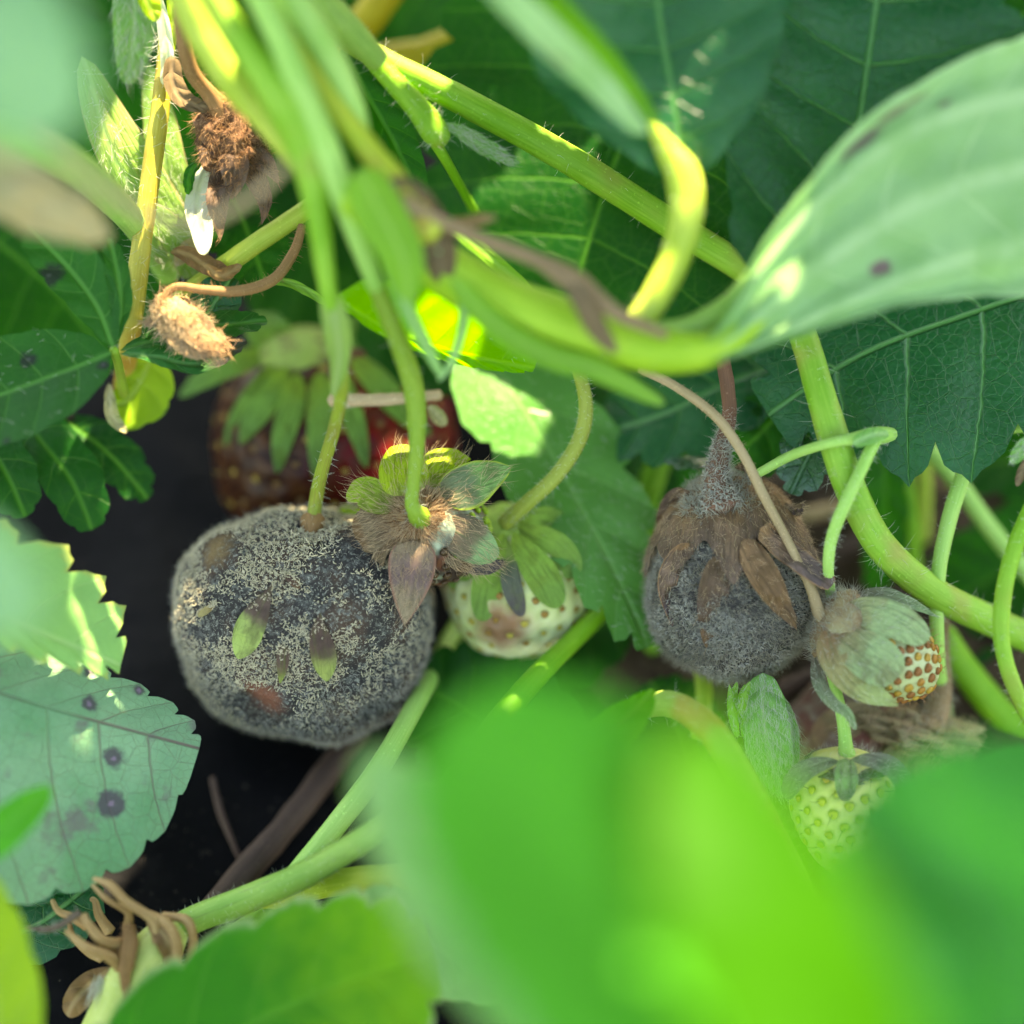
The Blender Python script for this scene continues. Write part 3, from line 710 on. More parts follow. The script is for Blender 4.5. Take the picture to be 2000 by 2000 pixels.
# ------------------------------------------------------------------ hairy calyx berry
def berry_hairy():
    th = Thing('unripe_strawberry', 'small unripe strawberry showing a brown hairy calyx with lime green sepals', 'strawberry', P(850, 1050, -1.6))
    c = P(852, 1040, -0.95)
    V, F, axes = body_mesh(c, (0.68, 0.66, 0.70), axis=(0.25, -0.35, -0.9), lump=0.05, seed=8.0, nu=60, nvv=90)
    F = outward(V, F)
    pts, N = spread(V, F, axes, c, 130, -0.7, 0.98)
    V2 = pit(V, F, pts, 0.035, 0.055)
    fm = rough_mat('unripe_flesh_rotting', (0.34, 0.40, 0.26), (0.30, 0.26, 0.16), (0.12, 0.05, 0.03), 1.4, 6.0, rough=0.5)
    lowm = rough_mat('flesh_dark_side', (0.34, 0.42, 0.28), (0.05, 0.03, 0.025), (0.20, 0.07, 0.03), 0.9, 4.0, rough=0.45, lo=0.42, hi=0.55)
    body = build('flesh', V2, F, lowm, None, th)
    gs = [stem_mat('achene_green', (0.20, 0.34, 0.02), (0.28, 0.42, 0.04), rough=0.25, sss=0.1)]
    ds = [stem_mat('achene_dark', (0.03, 0.02, 0.012), (0.09, 0.05, 0.02), rough=0.3, sss=0)]
    add_achenes(th, body, pts, N, axes[0], 0.066, gs, lambda p, n: p[0] > c[0] + 0.25 and p[1] > c[1] - 0.3, sink=-0.15, flat=0.85)
    add_achenes(th, body, pts, N, axes[0], 0.062, ds, lambda p, n: not (p[0] > c[0] + 0.25 and p[1] > c[1] - 0.3), sink=-0.1, flat=0.85)
    z0 = -0.28
    cv, cf, _ = body_mesh(P(815, 1012, -0.42), (0.40, 0.37, 0.22), axis=(0, 0.05, 1), lump=0.14, ls=2.5, seed=2.0, nu=40, nvv=60)
    cf = outward(cv, cf)
    cal = build('calyx', cv, cf, rough_mat('calyx_brown', (0.16, 0.085, 0.035), (0.26, 0.15, 0.06), (0.08, 0.04, 0.03), 2.0, 9.0), None, th)
    lime = sepal_mat('sepal_lime', [(0.0, (0.16, 0.11, 0.05)), (0.25, (0.26, 0.40, 0.05)), (0.8, (0.30, 0.48, 0.04))], tfac=0.35)
    lime2 = sepal_mat('sepal_yellow_lime', [(0.0, (0.30, 0.34, 0.08)), (0.3, (0.36, 0.50, 0.03)), (0.8, (0.34, 0.50, 0.02))], tfac=0.35)
    bl = sepal_mat('sepal_blue_green', [(0.0, (0.14, 0.11, 0.07)), (0.35, (0.16, 0.22, 0.12)), (0.6, (0.20, 0.40, 0.12))], edge=(0.36, 0.46, 0.06), tfac=0.3)
    mint = sepal_mat('sepal_mint', [(0.0, (0.16, 0.12, 0.08)), (0.5, (0.17, 0.13, 0.08)), (0.75, (0.22, 0.38, 0.16))], tfac=0.25)
    pur = sepal_mat('sepal_purple_brown', [(0.0, (0.26, 0.19, 0.11)), (0.45, (0.17, 0.11, 0.10)), (0.75, (0.26, 0.20, 0.12))], edge=(0.24, 0.12, 0.08), tfac=0.15)
    grey = sepal_mat('sepal_grey_brown', [(0.0, (0.16, 0.10, 0.05)), (0.6, (0.17, 0.13, 0.075)), (0.9, (0.17, 0.10, 0.045))], tfac=0.15)
    drk = sepal_mat('sepal_dark', [(0.0, (0.18, 0.14, 0.09)), (0.5, (0.10, 0.09, 0.08)), (0.9, (0.06, 0.05, 0.05))], tfac=0.1)
    sp = dict(nv=4, tooth=0, quilt=0.015, wave=0.03)
    hw = (90, 0.20, 0.0028, H_TAN, 0.55)
    A = lambda mat, mid, a, b, hr=hw, **k: add_leaf(th, 'sepal', mat, mid, a, b, cal, hair=hr, **{**sp, **k})
    A(lime, [(775, 990, z0), (735, 970, z0 - 0.05), (706, 955, z0 - 0.1), (676, 975, z0 - 0.2)], 36, 34, n0=(-0.2, 0.5, 1), shape=(0.45, 0.6), wave=0.07, crumple=0.03)
    A(lime2, [(800, 970, z0), (790, 930, z0 - 0.05), (790, 893, z0 - 0.15), (798, 872, z0 - 0.3)], 50, 48, n0=(0, 0.6, 1), shape=(0.4, 0.65), curl=(-0.5, -0.5), wave=0.06, crumple=0.03)
    A(lime2, [(846, 955, z0 - 0.15), (850, 915, z0 - 0.25), (882, 896, z0 - 0.35), (920, 896, z0 - 0.4)], 34, 40, n0=(0.1, 0.5, 1), shape=(0.45, 0.85), wave=0.07, crumple=0.03)
    A(bl, [(860, 965, z0 - 0.05), (900, 945, z0 - 0.05), (945, 925, z0 - 0.1), (998, 914, z0 - 0.2)], 34, 56, n0=(0.2, 0.3, 1), shape=(0.45, 0.8), wave=0.07, crumple=0.03)
    A(mint, [(868, 1025, z0), (905, 1045, z0 - 0.02), (942, 1072, z0 - 0.12), (966, 1086, z0 - 0.25)], 42, 44, n0=(0.3, -0.2, 1), shape=(0.4, 0.6), curl=(-0.6, -0.6), wave=0.06, crumple=0.03)
    A(drk, [(865, 1060, z0 - 0.1), (900, 1095, z0 - 0.15), (945, 1108, z0 - 0.3), (986, 1098, z0 - 0.4)], 16, 18, n0=(0.2, -0.4, 1))
    A(grey, [(850, 1055, z0 - 0.02), (880, 1085, z0 - 0.1), (918, 1112, z0 - 0.25)], 20, 18, n0=(0.2, -0.4, 1))
    A(grey, [(765, 1020, z0 - 0.05), (728, 1035, z0 - 0.1), (690, 1052, z0 - 0.3)], 40, 48, n0=(-0.3, 0.1, 1), shape=(0.5, 0.4), crumple=0.04)
    A(grey, [(775, 1050, z0 - 0.05), (742, 1080, z0 - 0.1), (730, 1120, z0 - 0.3), (737, 1168, z0 - 0.35)], 20, 14, n0=(-0.4, 0, 1), crumple=0.04)
    A(pur, [(808, 1055, z0 + 0.05), (806, 1100, z0 + 0.12), (800, 1150, z0 + 0.16), (790, 1222, z0 + 0.15)], 46, 48, (150, 0.16, 0.0028, H_TAN, 0.5), n0=(0, -0.05, 1), shape=(0.35, 0.95), curl=(-0.5, -0.5))
    # dense radiating hairs
    p, N = sample(cv, cf, 2300); k = N[:, 2] > -0.1; p, N = p[k], N[k]
    rad = p - P(815, 1012, -0.42); rad[:, 2] = 0
    d = unit(rad) * 1.0 + N * 0.5 + rng.normal(size=p.shape) * 0.28
    hv, hf = hair_mesh(p, d, 0.21 * (0.35 + rng.random(len(p))), 0.0034, 0.3); build('hair', hv, hf, H_TAN, cal, th, kind='stuff')
    q, N = sample(cv, cf, 1800); d = N + rng.normal(size=q.shape) * 0.6
    hv, hf = hair_mesh(q, d, 0.16 * (0.35 + rng.random(len(q))), 0.003, 0.5); build('hair', hv, hf, H_BROWN, cal, th, kind='stuff')
    add_tube(th, 'pedicel', stem_mat('pedicel_olive', (0.13, 0.26, 0.02), (0.20, 0.32, 0.04), dark=(0.08, 0.07, 0.03)), [(735, 560, 1.4, 17), (775, 660, 1.0, 19), (808, 760, 0.6, 21), (814, 860, 0.35, 16), (808, 940, 0.1, 13), (804, 980, 0.0, 14), (812, 1000, -0.08, 17), (820, 1010, -0.28, 26)], hair=(120, 0.10, 0.003, H_WHITE, 0.8))
berry_hairy()

# ------------------------------------------------------------------ white unripe berry
def berry_white():
    th = Thing('unripe_strawberry', 'pale cream unripe strawberry with a brown bruise beside the fat grey mouldy one', 'strawberry', P(1010, 1290, -2.6))
    c = P(1008, 1137, -2.0)
    V, F, axes = body_mesh(c, (1.02, 1.0, 1.06), axis=(0.02, -0.9, 0.35), lump=0.03, seed=5.0, nu=80, nvv=120, taper=0.05, power=2.1)
    F = outward(V, F); pts, N = spread(V, F, axes, c, 120, -0.5, 0.98); V = pit(V, F, pts, 0.055, 0.085)
    m = newmat('cream_flesh'); g = NT(m); pos = g.n('ShaderNodeTexCoord').outputs['Object']
    a = g.noise(pos, 1.3, 3)
    col = g.mix(g.ss(a, 0.35, 0.65), (0.56, 0.58, 0.33), (0.44, 0.52, 0.20))
    loc = toW(P(978, 1232, -1.1)) - th.base
    d = g.n('ShaderNodeVectorMath', _operation='DISTANCE', i0=pos, i1=tuple(loc)).outputs['Value']
    col = g.mix(g.math('MULTIPLY', g.ss(g.math('ADD', d, g.math('MULTIPLY', g.noise(pos, 4, 3), 0.35)), 0.36, 0.74, 1, 0), 0.9), col, (0.24, 0.10, 0.055))
    g.out(col, 0.35, g.bump(g.noise(pos, 10, 3), 0.2, 0.03), sss=0.4, sssr=(0.12, 0.1, 0.05))
    body = build('flesh', V, F, m, None, th)
    add_achenes(th, body, pts, N, axes[0], 0.06, [stem_mat('achene_yellow', (0.34, 0.26, 0.04), (0.40, 0.34, 0.06), rough=0.35, sss=0), stem_mat('achene_rust', (0.22, 0.11, 0.02), (0.30, 0.18, 0.04), rough=0.35, sss=0)], lambda p, n: n[2] > -0.35 and p[1] < c[1] + 0.35, sink=0.55)
    cv, cf, _ = body_mesh(P(985, 1030, -1.5), (0.42, 0.40, 0.2), axis=(0, 0.7, 0.7), lump=0.1, nu=24, nvv=36)
    cal = build('calyx', cv, outward(cv, cf), S_GREEN_R, None, th)
    gm = sepal_mat('sepal_green', [(0.0, (0.26, 0.40, 0.05)), (0.4, (0.22, 0.40, 0.06)), (0.9, (0.16, 0.32, 0.06))], tfac=0.3)
    gd = sepal_mat('sepal_green_grey', [(0.0, (0.22, 0.34, 0.06)), (0.5, (0.10, 0.12, 0.08)), (0.9, (0.10, 0.09, 0.08))], tfac=0.2)
    S = lambda x, y, l=0.06: (x, y, surf(V, x, y, l))
    sp = dict(nv=4, tooth=0, quilt=0.01, wave=0.03, n0=(0, 0.2, 1))
    A = lambda mm, mid, w, **k: add_leaf(th, 'sepal', mm, mid, w, w, cal, **{**sp, **k})
    A(gm, [(985, 1040, -1.15), S(965, 1090), S(952, 1140), S(940, 1215)], 30, curl=(-0.4, -0.4))
    A(gd, [(990, 1050, -1.15), S(995, 1110), S(1000, 1145), S(1020, 1205, 0.04)], 20)
    A(gm, [(1000, 1040, -1.15), S(1035, 1090), S(1062, 1130), S(1092, 1185)], 34, curl=(-0.4, -0.4))
    A(gm, [(1010, 1030, -1.25), S(1060, 1055), S(1092, 1080), S(1128, 1125, 0.1)], 34)
    A(gm, [(960, 1040, -1.25), S(930, 1070), S(905, 1110), S(882, 1150)], 28)
    A(gm, [(1005, 1020, -1.35), (1050, 1015, -1.25), (1085, 1025, -1.45), (1110, 1050, -1.65)], 30)
    add_tube(th, 'pedicel', S_OLIVE, [(1105, 650, -0.6, 12), (1128, 715, -0.6, 13), (1144, 790, -0.7, 14), (1133, 855, -0.8, 15), (1090, 925, -0.9, 15), (1035, 978, -1.0, 15), (985, 1022, -1.25, 16)], hair=(420, 0.07, 0.0026, H_WHITE, 0.8))
S_GREEN_R = rough_mat('calyx_green', (0.22, 0.38, 0.05), (0.28, 0.42, 0.08), (0.18, 0.26, 0.05), 2.0, 9.0, rough=0.6)
berry_white()

# ------------------------------------------------------------------ rotten red berry at the back
def berry_red():
    th = Thing('rotten_strawberry', 'brown red rotting ripe strawberry with long green sepals behind the mouldy one', 'strawberry', P(640, 1000, -4.4))
    c = P(652, 866, -3.75)
    V, F, axes = body_mesh(c, (1.72, 1.55, 1.6), axis=(0.03, -0.85, 0.5), lump=0.04, seed=9.0, nu=80, nvv=120, power=2.2)
    F = outward(V, F); pts, N = spread(V, F, axes, c, 170, -0.5, 0.98); V = pit(V, F, pts, 0.05, 0.09)
    m = newmat('rotting_red_flesh'); g = NT(m); pos = g.n('ShaderNodeTexCoord').outputs['Object']
    x = g.xyz(pos)[0]; a = g.noise(pos, 1.0, 4); b = g.noise(pos, 5.0, 3)
    red = g.mix(g.ss(b, 0.4, 0.6), (0.19, 0.006, 0.007), (0.11, 0.018, 0.010))
    brn = g.mix(g.ss(b, 0.4, 0.62), (0.028, 0.008, 0.004), (0.070, 0.025, 0.008))
    f = g.ss(g.math('ADD', x, g.math('MULTIPLY', g.math('SUBTRACT', a, 0.5), 2.2)), -0.35, 0.75)
    col = g.mix(f, brn, red)
    g.out(col, 0.3, g.bump(b, 0.4, 0.05), spec=0.18)
    body = build('flesh', V, F, m, None, th)
    add_achenes(th, body, pts, N, axes[0], 0.07, [stem_mat('achene_ochre', (0.30, 0.20, 0.03), (0.36, 0.26, 0.06), rough=0.4, sss=0), stem_mat('achene_umber', (0.14, 0.07, 0.02), (0.2, 0.12, 0.04), rough=0.4, sss=0)], lambda p, n: n[2] > -0.2, sink=0.5)
    cv, cf, _ = body_mesh(P(590, 690, -3.0), (0.62, 0.5, 0.28), axis=(0, 0.75, 0.65), lump=0.1, nu=24, nvv=36)
    cal = build('calyx', cv, outward(cv, cf), rough_mat('calyx_olive', (0.24, 0.32, 0.06), (0.26, 0.36, 0.08), (0.14, 0.08, 0.04), 1.2, 5.0, rough=0.6), None, th)
    gm = sepal_mat('sepal_fresh', [(0.0, (0.26, 0.42, 0.03)), (0.5, (0.20, 0.42, 0.07)), (0.95, (0.15, 0.34, 0.08))], tfac=0.4)
    S = lambda x, y, l=0.1: (x, y, surf(V, x, y, l))
    sp = dict(nv=4, tooth=0, quilt=0.02, wave=0.04, n0=(0, 0.3, 1), shape=(0.5, 0.7))
    A = lambda mid, w, **k: add_leaf(th, 'sepal', gm, mid, w, w, cal, **{**sp, **k})
    A([(540, 710, -2.7), S(490, 770), S(460, 815), S(437, 872)], 17)
    A([(560, 720, -2.55), S(525, 775), S(490, 825), S(468, 868)], 28)
    A([(580, 725, -2.5), S(570, 790), S(553, 850), S(540, 925)], 26)
    A([(625, 725, -2.5), S(628, 790), S(625, 860), S(618, 945)], 29)
    A([(660, 720, -2.6), S(680, 785), S(700, 850), S(716, 915)], 23)
    A([(690, 700, -2.7), S(735, 745), S(785, 800), S(845, 850)], 28)
    A([(530, 690, -2.9), (470, 705, -2.7), (400, 738, -2.7), (348, 775, -2.8)], 26)
    A([(550, 680, -3.0), (520, 640, -2.9), (540, 610, -3.2)], 44)
    A([(640, 680, -3.0), (690, 650, -2.9), (760, 640, -3.2)], 36)
berry_red()

# ------------------------------------------------------------------ right mouldy berry
def berry_right_mould():
    th = Thing('moldy_strawberry', 'furry grey mouldy strawberry hanging under a shrivelled brown calyx', 'strawberry', P(1430, 1330, -1.4))
    c = P(1428, 1130, -1.15)
    V, F, axes = body_mesh(c, (1.05, 1.0, 1.30), axis=(0.02, -0.98, 0.15), lump=0.05, ls=1.6, seed=6.0, nu=84, nvv=130, taper=-0.10, power=2.0)
    F = outward(V, F)
    m = rough_mat('grey_mould_skin', (0.035, 0.033, 0.031), (0.10, 0.098, 0.085), (0.26, 0.255, 0.21), 1.6, 16.0, rough=0.95, bump=0.8)
    body = build('flesh', V, F, m, None, th)
    low = lambda p: (unit(p - c) @ -axes[0]) < 0.22 + 0.2 * rng.random(len(p))
    mould(th, body, V, F, 26000, M_FUZZ2, 0.07, 0.0085, 0.05, 1.5, 0.8, 13.0, low)
    fuzz(th, body, V, F, 14000, H_EGREY, 0.13, 0.0042, keep=low)
    cv, cf, _ = body_mesh(P(1420, 995, -0.85), (0.55, 0.48, 0.36), axis=(0.02, 0.55, 0.8), lump=0.25, ls=2.2, seed=3.0, nu=44, nvv=66)
    cf = outward(cv, cf)
    cal = build('calyx', cv, cf, rough_mat('calyx_rotten', (0.17, 0.095, 0.05), (0.30, 0.17, 0.08), (0.11, 0.085, 0.075), 1.8, 7.0, bd=0.08), None, th)
    S = lambda x, y, l=0.1: (x, y, surf(V, x, y, l))
    m1 = sepal_mat('sepal_rust', [(0.0, (0.24, 0.14, 0.07)), (0.5, (0.20, 0.115, 0.055)), (0.9, (0.15, 0.09, 0.045))], tfac=0.15)
    m2 = sepal_mat('sepal_mauve', [(0.0, (0.26, 0.15, 0.07)), (0.5, (0.18, 0.12, 0.09)), (0.8, (0.12, 0.085, 0.08))], edge=(0.28, 0.16, 0.08), tfac=0.1)
    m3 = sepal_mat('sepal_umber', [(0.0, (0.18, 0.11, 0.06)), (0.5, (0.11, 0.075, 0.055)), (0.9, (0.18, 0.10, 0.05))], tfac=0.1)
    sp = dict(nv=6, tooth=0, quilt=0.02, wave=0.08, crumple=0.14, n0=(0, 0.1, 1), shape=(0.45, 0.6), hair=(50, 0.11, 0.0034, H_TAN, 0.6))
    A = lambda mm, mid, w, **k: add_leaf(th, 'sepal', mm, mid, w, w, cal, **{**sp, **k})
    A(m2, [S(1345, 1060, 0.14), S(1316, 1100, 0.16), S(1303, 1150, 0.14), S(1314, 1225, 0.06)], 20, curl=(-1.6, -1.6), shape=(0.5, 0.9))
    A(m3, [S(1408, 1080, 0.1), S(1396, 1145, 0.1), S(1388, 1200, 0.07), S(1380, 1270, 0.06)], 30, curl=(-1.0, -1.0), shape=(0.5, 0.8), crumple=0.16)
    A(m1, [S(1455, 1050, 0.3), S(1485, 1110, 0.24), S(1512, 1160, 0.18), S(1547, 1220, 0.12)], 31, curl=(-1.3, -1.3), shape=(0.5, 0.95), wave=0.12)
    A(m2, [S(1480, 1030, 0.3), (1535, 1075, -0.2), (1580, 1108, -0.1), (1627, 1142, -0.05)], 25, curl=(-1.4, -1.4), shape=(0.15, 0.2))
    ax_, r0_, r1_ = axes; U = unit(V - c); lobes = [(i * 2 * math.pi / 8 + rng.uniform(-0.2, 0.2), rng.uniform(0.28, 0.62), rng.uniform(0.26, 0.36)) for i in range(8)]
    nphi, nt_ = 150, 26; SV = np.zeros((nt_, nphi, 3)); SU = np.zeros((nt_, nphi, 2)); SF = SU.copy()
    for j in range(nphi):
        ph_ = j / nphi * 2 * math.pi; ext = 0.0
        for a0, le, wi in lobes:
            dd_ = abs((ph_ - a0 + math.pi) % (2 * math.pi) - math.pi); ext = max(ext, le * max(0, 1 - (dd_ / wi) ** 1.3))
        tm = 1.22 + ext + 0.05 * nz((math.cos(ph_) * 3, math.sin(ph_) * 3, 0), 2.0, 3)
        for i in range(nt_):
            t_ = 0.12 + (tm - 0.12) * i / (nt_ - 1)
            dv = r0_ * (math.sin(t_) * math.cos(ph_)) + r1_ * (math.sin(t_) * math.sin(ph_)) - ax_ * math.cos(t_)
            rr_ = np.linalg.norm(V[int(np.argmax(U @ dv))] - c)
            q_ = dv * rr_
            SV[i, j] = c + dv * (rr_ * (1.085 + 0.05 * (nz(q_, 2.2, 5) + 0.7 * nz(q_, 6.0, 8)) + 0.03 * abs(nz((math.cos(ph_) * 4, math.sin(ph_) * 4, t_ * 0.6), 2.5, 2)) + 0.03 * max(0, t_ - 0.95)))
            SU[i, j] = (i / (nt_ - 1), (j / nphi * 8) % 1 - 0.5); SF[i, j] = (t_ * 1.2, ph_ * 1.0)
    skF = grid_faces(nt_, nphi, True)
    build('calyx_skirt', SV.reshape(-1, 3), skF, sepal_mat('sepal_skirt', [(0.0, (0.15, 0.09, 0.05)), (0.4, (0.30, 0.17, 0.075)), (0.75, (0.20, 0.125, 0.075)), (1.0, (0.15, 0.10, 0.07))], tfac=0.1), cal, th, {'flat': SF.reshape(-1, 2), 'par': SU.reshape(-1, 2), 'vein': SU.reshape(-1, 2)})
    pp, nn_ = sample(SV.reshape(-1, 3), skF, 3000, np.array([0, 0, 1.0]))
    hv, hf = hair_mesh(pp, nn_ * 0.35 + np.array([0, -0.8, 0.1]) + rng.normal(size=pp.shape) * 0.35, 0.15 * (0.3 + rng.random(len(pp))), 0.0034, 0.5); build('hair', hv, hf, H_TAN, cal, th, kind='stuff')
    A(m3, [(1360, 965, -0.8), (1318, 985, -1.0), (1290, 1040, -1.2)], 26)
    A(m3, [(1470, 940, -0.9), (1455, 915, -0.8), (1438, 912, -0.7)], 12)
    A(m2, [(1530, 985, -0.8), (1555, 1000, -0.75), (1562, 985, -0.7), (1558, 978, -0.65)], 9)
    p, N = sample(cv, cf, 2600); k = N[:, 2] > -0.2; p, N = p[k], N[k]
    d = N * 0.5 + np.array([0, -0.7, 0.1]) + rng.normal(size=p.shape) * 0.4
    hv, hf = hair_mesh(p, d, 0.17 * (0.3 + rng.random(len(p))), 0.0034, 0.5); build('hair', hv, hf, H_TAN, cal, th, kind='stuff')
    ped = add_tube(th, 'pedicel', stem_mat('pedicel_rotten', (0.13, 0.065, 0.04), (0.2, 0.10, 0.06), rough=0.8, sss=0), [(1412, 700, -0.4, 14), (1422, 760, -0.5, 15), (1424, 815, -0.6, 15), (1408, 880, -0.6, 18), (1402, 940, -0.55, 26), (1412, 990, -0.5, 40)], wob=0.15)
    pv, pf = o_V[ped.name]; pf = np.array([f for f in pf if len(f) == 4])
    fuzz(th, ped, pv, pf, 7000, H_GREY, 0.20, 0.006, name='mould', keep=lambda q: rng.random(len(q)) < np.clip((P(0, 780)[1] - q[:, 1]) * 1.4, 0.0, 1))
    pk, pn = sample(pv, pf, 3000); kk = pk[:, 1] < P(0, 850)[1]; v, f = worm_mesh(pk[kk], pn[kk], 0.10, 0.008, 1.6); build('mould', v, f, M_FUZZ2, ped, th, kind='stuff')
    fuzz(th, cal, cv, cf, 4200, H_GREY, 0.15, 0.006, name='mould', keep=lambda q: (np.abs(q[:, 0] - P(1412, 0)[0]) < 0.32 + 0.2 * rng.random(len(q))) & (q[:, 1] > P(0, 1025)[1]))
berry_right_mould()

# ------------------------------------------------------------------ seeded unripe berry, far right
def berry_seeded():
    th = Thing('unripe_strawberry', 'half-opened unripe strawberry with rows of amber seeds and pale green sepals', 'strawberry', P(1715, 1290, -0.6))
    c = P(1742, 1288, -0.35); ax = np.array([0.93, -0.36, 0.12])
    V, F, axes = body_mesh(c, (0.56, 0.55, 0.62), axis=ax, lump=0.03, seed=3.0, nu=56, nvv=80, taper=0.12)
    F = outward(V, F); pts, N = spread(V, F, axes, c, 120, -0.6, 0.985)
    body = build('flesh', pit(V, F, pts, 0.02, 0.05), F, rough_mat('pale_green_flesh', (0.46, 0.52, 0.30), (0.40, 0.46, 0.22), (0.34, 0.38, 0.2), 2, 9, rough=0.5, bump=0.2), None, th)
    add_achenes(th, body, pts, N, axes[0], 0.07, [stem_mat('achene_amber', (0.30, 0.13, 0.02), (0.40, 0.20, 0.04), rough=0.22, sss=0.1), stem_mat('achene_honey', (0.34, 0.20, 0.03), (0.44, 0.28, 0.05), rough=0.22, sss=0.1), stem_mat('achene_chestnut', (0.2, 0.07, 0.02), (0.28, 0.12, 0.03), rough=0.25, sss=0)], lambda p, n: n[2] > -0.4, sink=0.0, flat=0.8)
    k = N @ ax > 0.25
    hv, hf = hair_mesh(np.repeat(pts[k] + N[k] * 0.05, 2, axis=0), np.repeat(N[k], 2, axis=0) + rng.normal(size=(2 * k.sum(), 3)) * 0.5 + ax * 0.4, 0.12, 0.0045, 0.8); build('style', hv, hf, H_BROWN, body, th, kind='stuff')
    cv, cf, _ = body_mesh(P(1640, 1225, -0.4), (0.50, 0.50, 0.34), axis=(-0.9, 0.4, 0.1), lump=0.12, seed=7, nu=36, nvv=54)
    cf = outward(cv, cf)
    cal = build('calyx', cv, cf, rough_mat('calyx_tawny', (0.24, 0.16, 0.08), (0.30, 0.26, 0.13), (0.14, 0.07, 0.04), 1.6, 7.0, rough=0.7), None, th)
    pg = sepal_mat('sepal_pale_green', [(0.0, (0.26, 0.16, 0.08)), (0.25, (0.32, 0.34, 0.16)), (0.5, (0.34, 0.48, 0.22))], tfac=0.25)
    pt = sepal_mat('sepal_khaki', [(0.0, (0.26, 0.14, 0.07)), (0.4, (0.36, 0.32, 0.14)), (0.8, (0.36, 0.46, 0.18))], tfac=0.25)
    gg = sepal_mat('sepal_sage', [(0.0, (0.15, 0.12, 0.09)), (0.4, (0.20, 0.24, 0.14)), (0.85, (0.22, 0.34, 0.16))], tfac=0.2)
    sp = dict(nv=5, tooth=0, quilt=0.015, wave=0.03, shape=(0.5, 0.5))
    hh = (60, 0.10, 0.0026, H_WHITE, 0.5)
    A = lambda mm, mid, a, b, hr=hh, **k: add_leaf(th, 'sepal', mm, mid, a, b, cal, hair=hr, **{**sp, **k})
    A(gg, [(1660, 1180, -0.3), (1720, 1160, -0.25), (1780, 1175, -0.2), (1836, 1205, -0.15)], 18, 22, n0=(0.1, 0.6, 0.7), shape=(0.4, 0.9))
    A(pg, [(1640, 1195, -0.1), (1700, 1190, 0.05), (1765, 1212, 0.15), (1812, 1252, 0.2)], 30, 46, n0=(0.1, 0.3, 1), curl=(-0.5, -0.6), shape=(0.5, 0.4))
    A(pg, [(1640, 1240, 0.05), (1680, 1270, 0.2), (1722, 1300, 0.3), (1748, 1330, 0.3)], 50, 46, n0=(0, 0.1, 1), curl=(-0.5, -0.5), shape=(0.5, 0.35))
    A(pt, [(1610, 1230, 0.0), (1630, 1290, 0.15), (1680, 1345, 0.2), (1755, 1378, 0.15)], 40, 30, n0=(-0.2, -0.1, 1), curl=(-0.6, -0.6), shape=(0.45, 0.8))
    A(gg, [(1598, 1280, -0.1), (1600, 1330, -0.05), (1625, 1370, 0.1), (1655, 1392, 0.15), (1672, 1426, 0.1)], 13, 15, n0=(-0.1, 0, 1), shape=(0.15, 0.45), curl=(1.5, -1.0))
    p, N = sample(cv, cf, 1800); k = N[:, 2] > -0.3; p, N = p[k], N[k]
    hv, hf = hair_mesh(p, N * 0.6 + np.array([-0.1, 0.3, 0]) + rng.normal(size=p.shape) * 0.45, 0.15 * (0.3 + rng.random(len(p))), 0.003, 0.5); build('hair', hv, hf, H_GREY, cal, th, kind='stuff')
    add_tube(th, 'pedicel', S_TAN, [(1250, 720, -0.1, 9), (1320, 755, -0.1, 9), (1400, 815, -0.1, 10), (1450, 885, -0.1, 10), (1490, 965, -0.1, 10), (1535, 1050, -0.15, 9), (1580, 1140, -0.2, 10), (1600, 1195, -0.25, 14), (1625, 1220, -0.35, 26)], hair=(200, 0.06, 0.0026, H_TAN, 0.8))
berry_seeded()

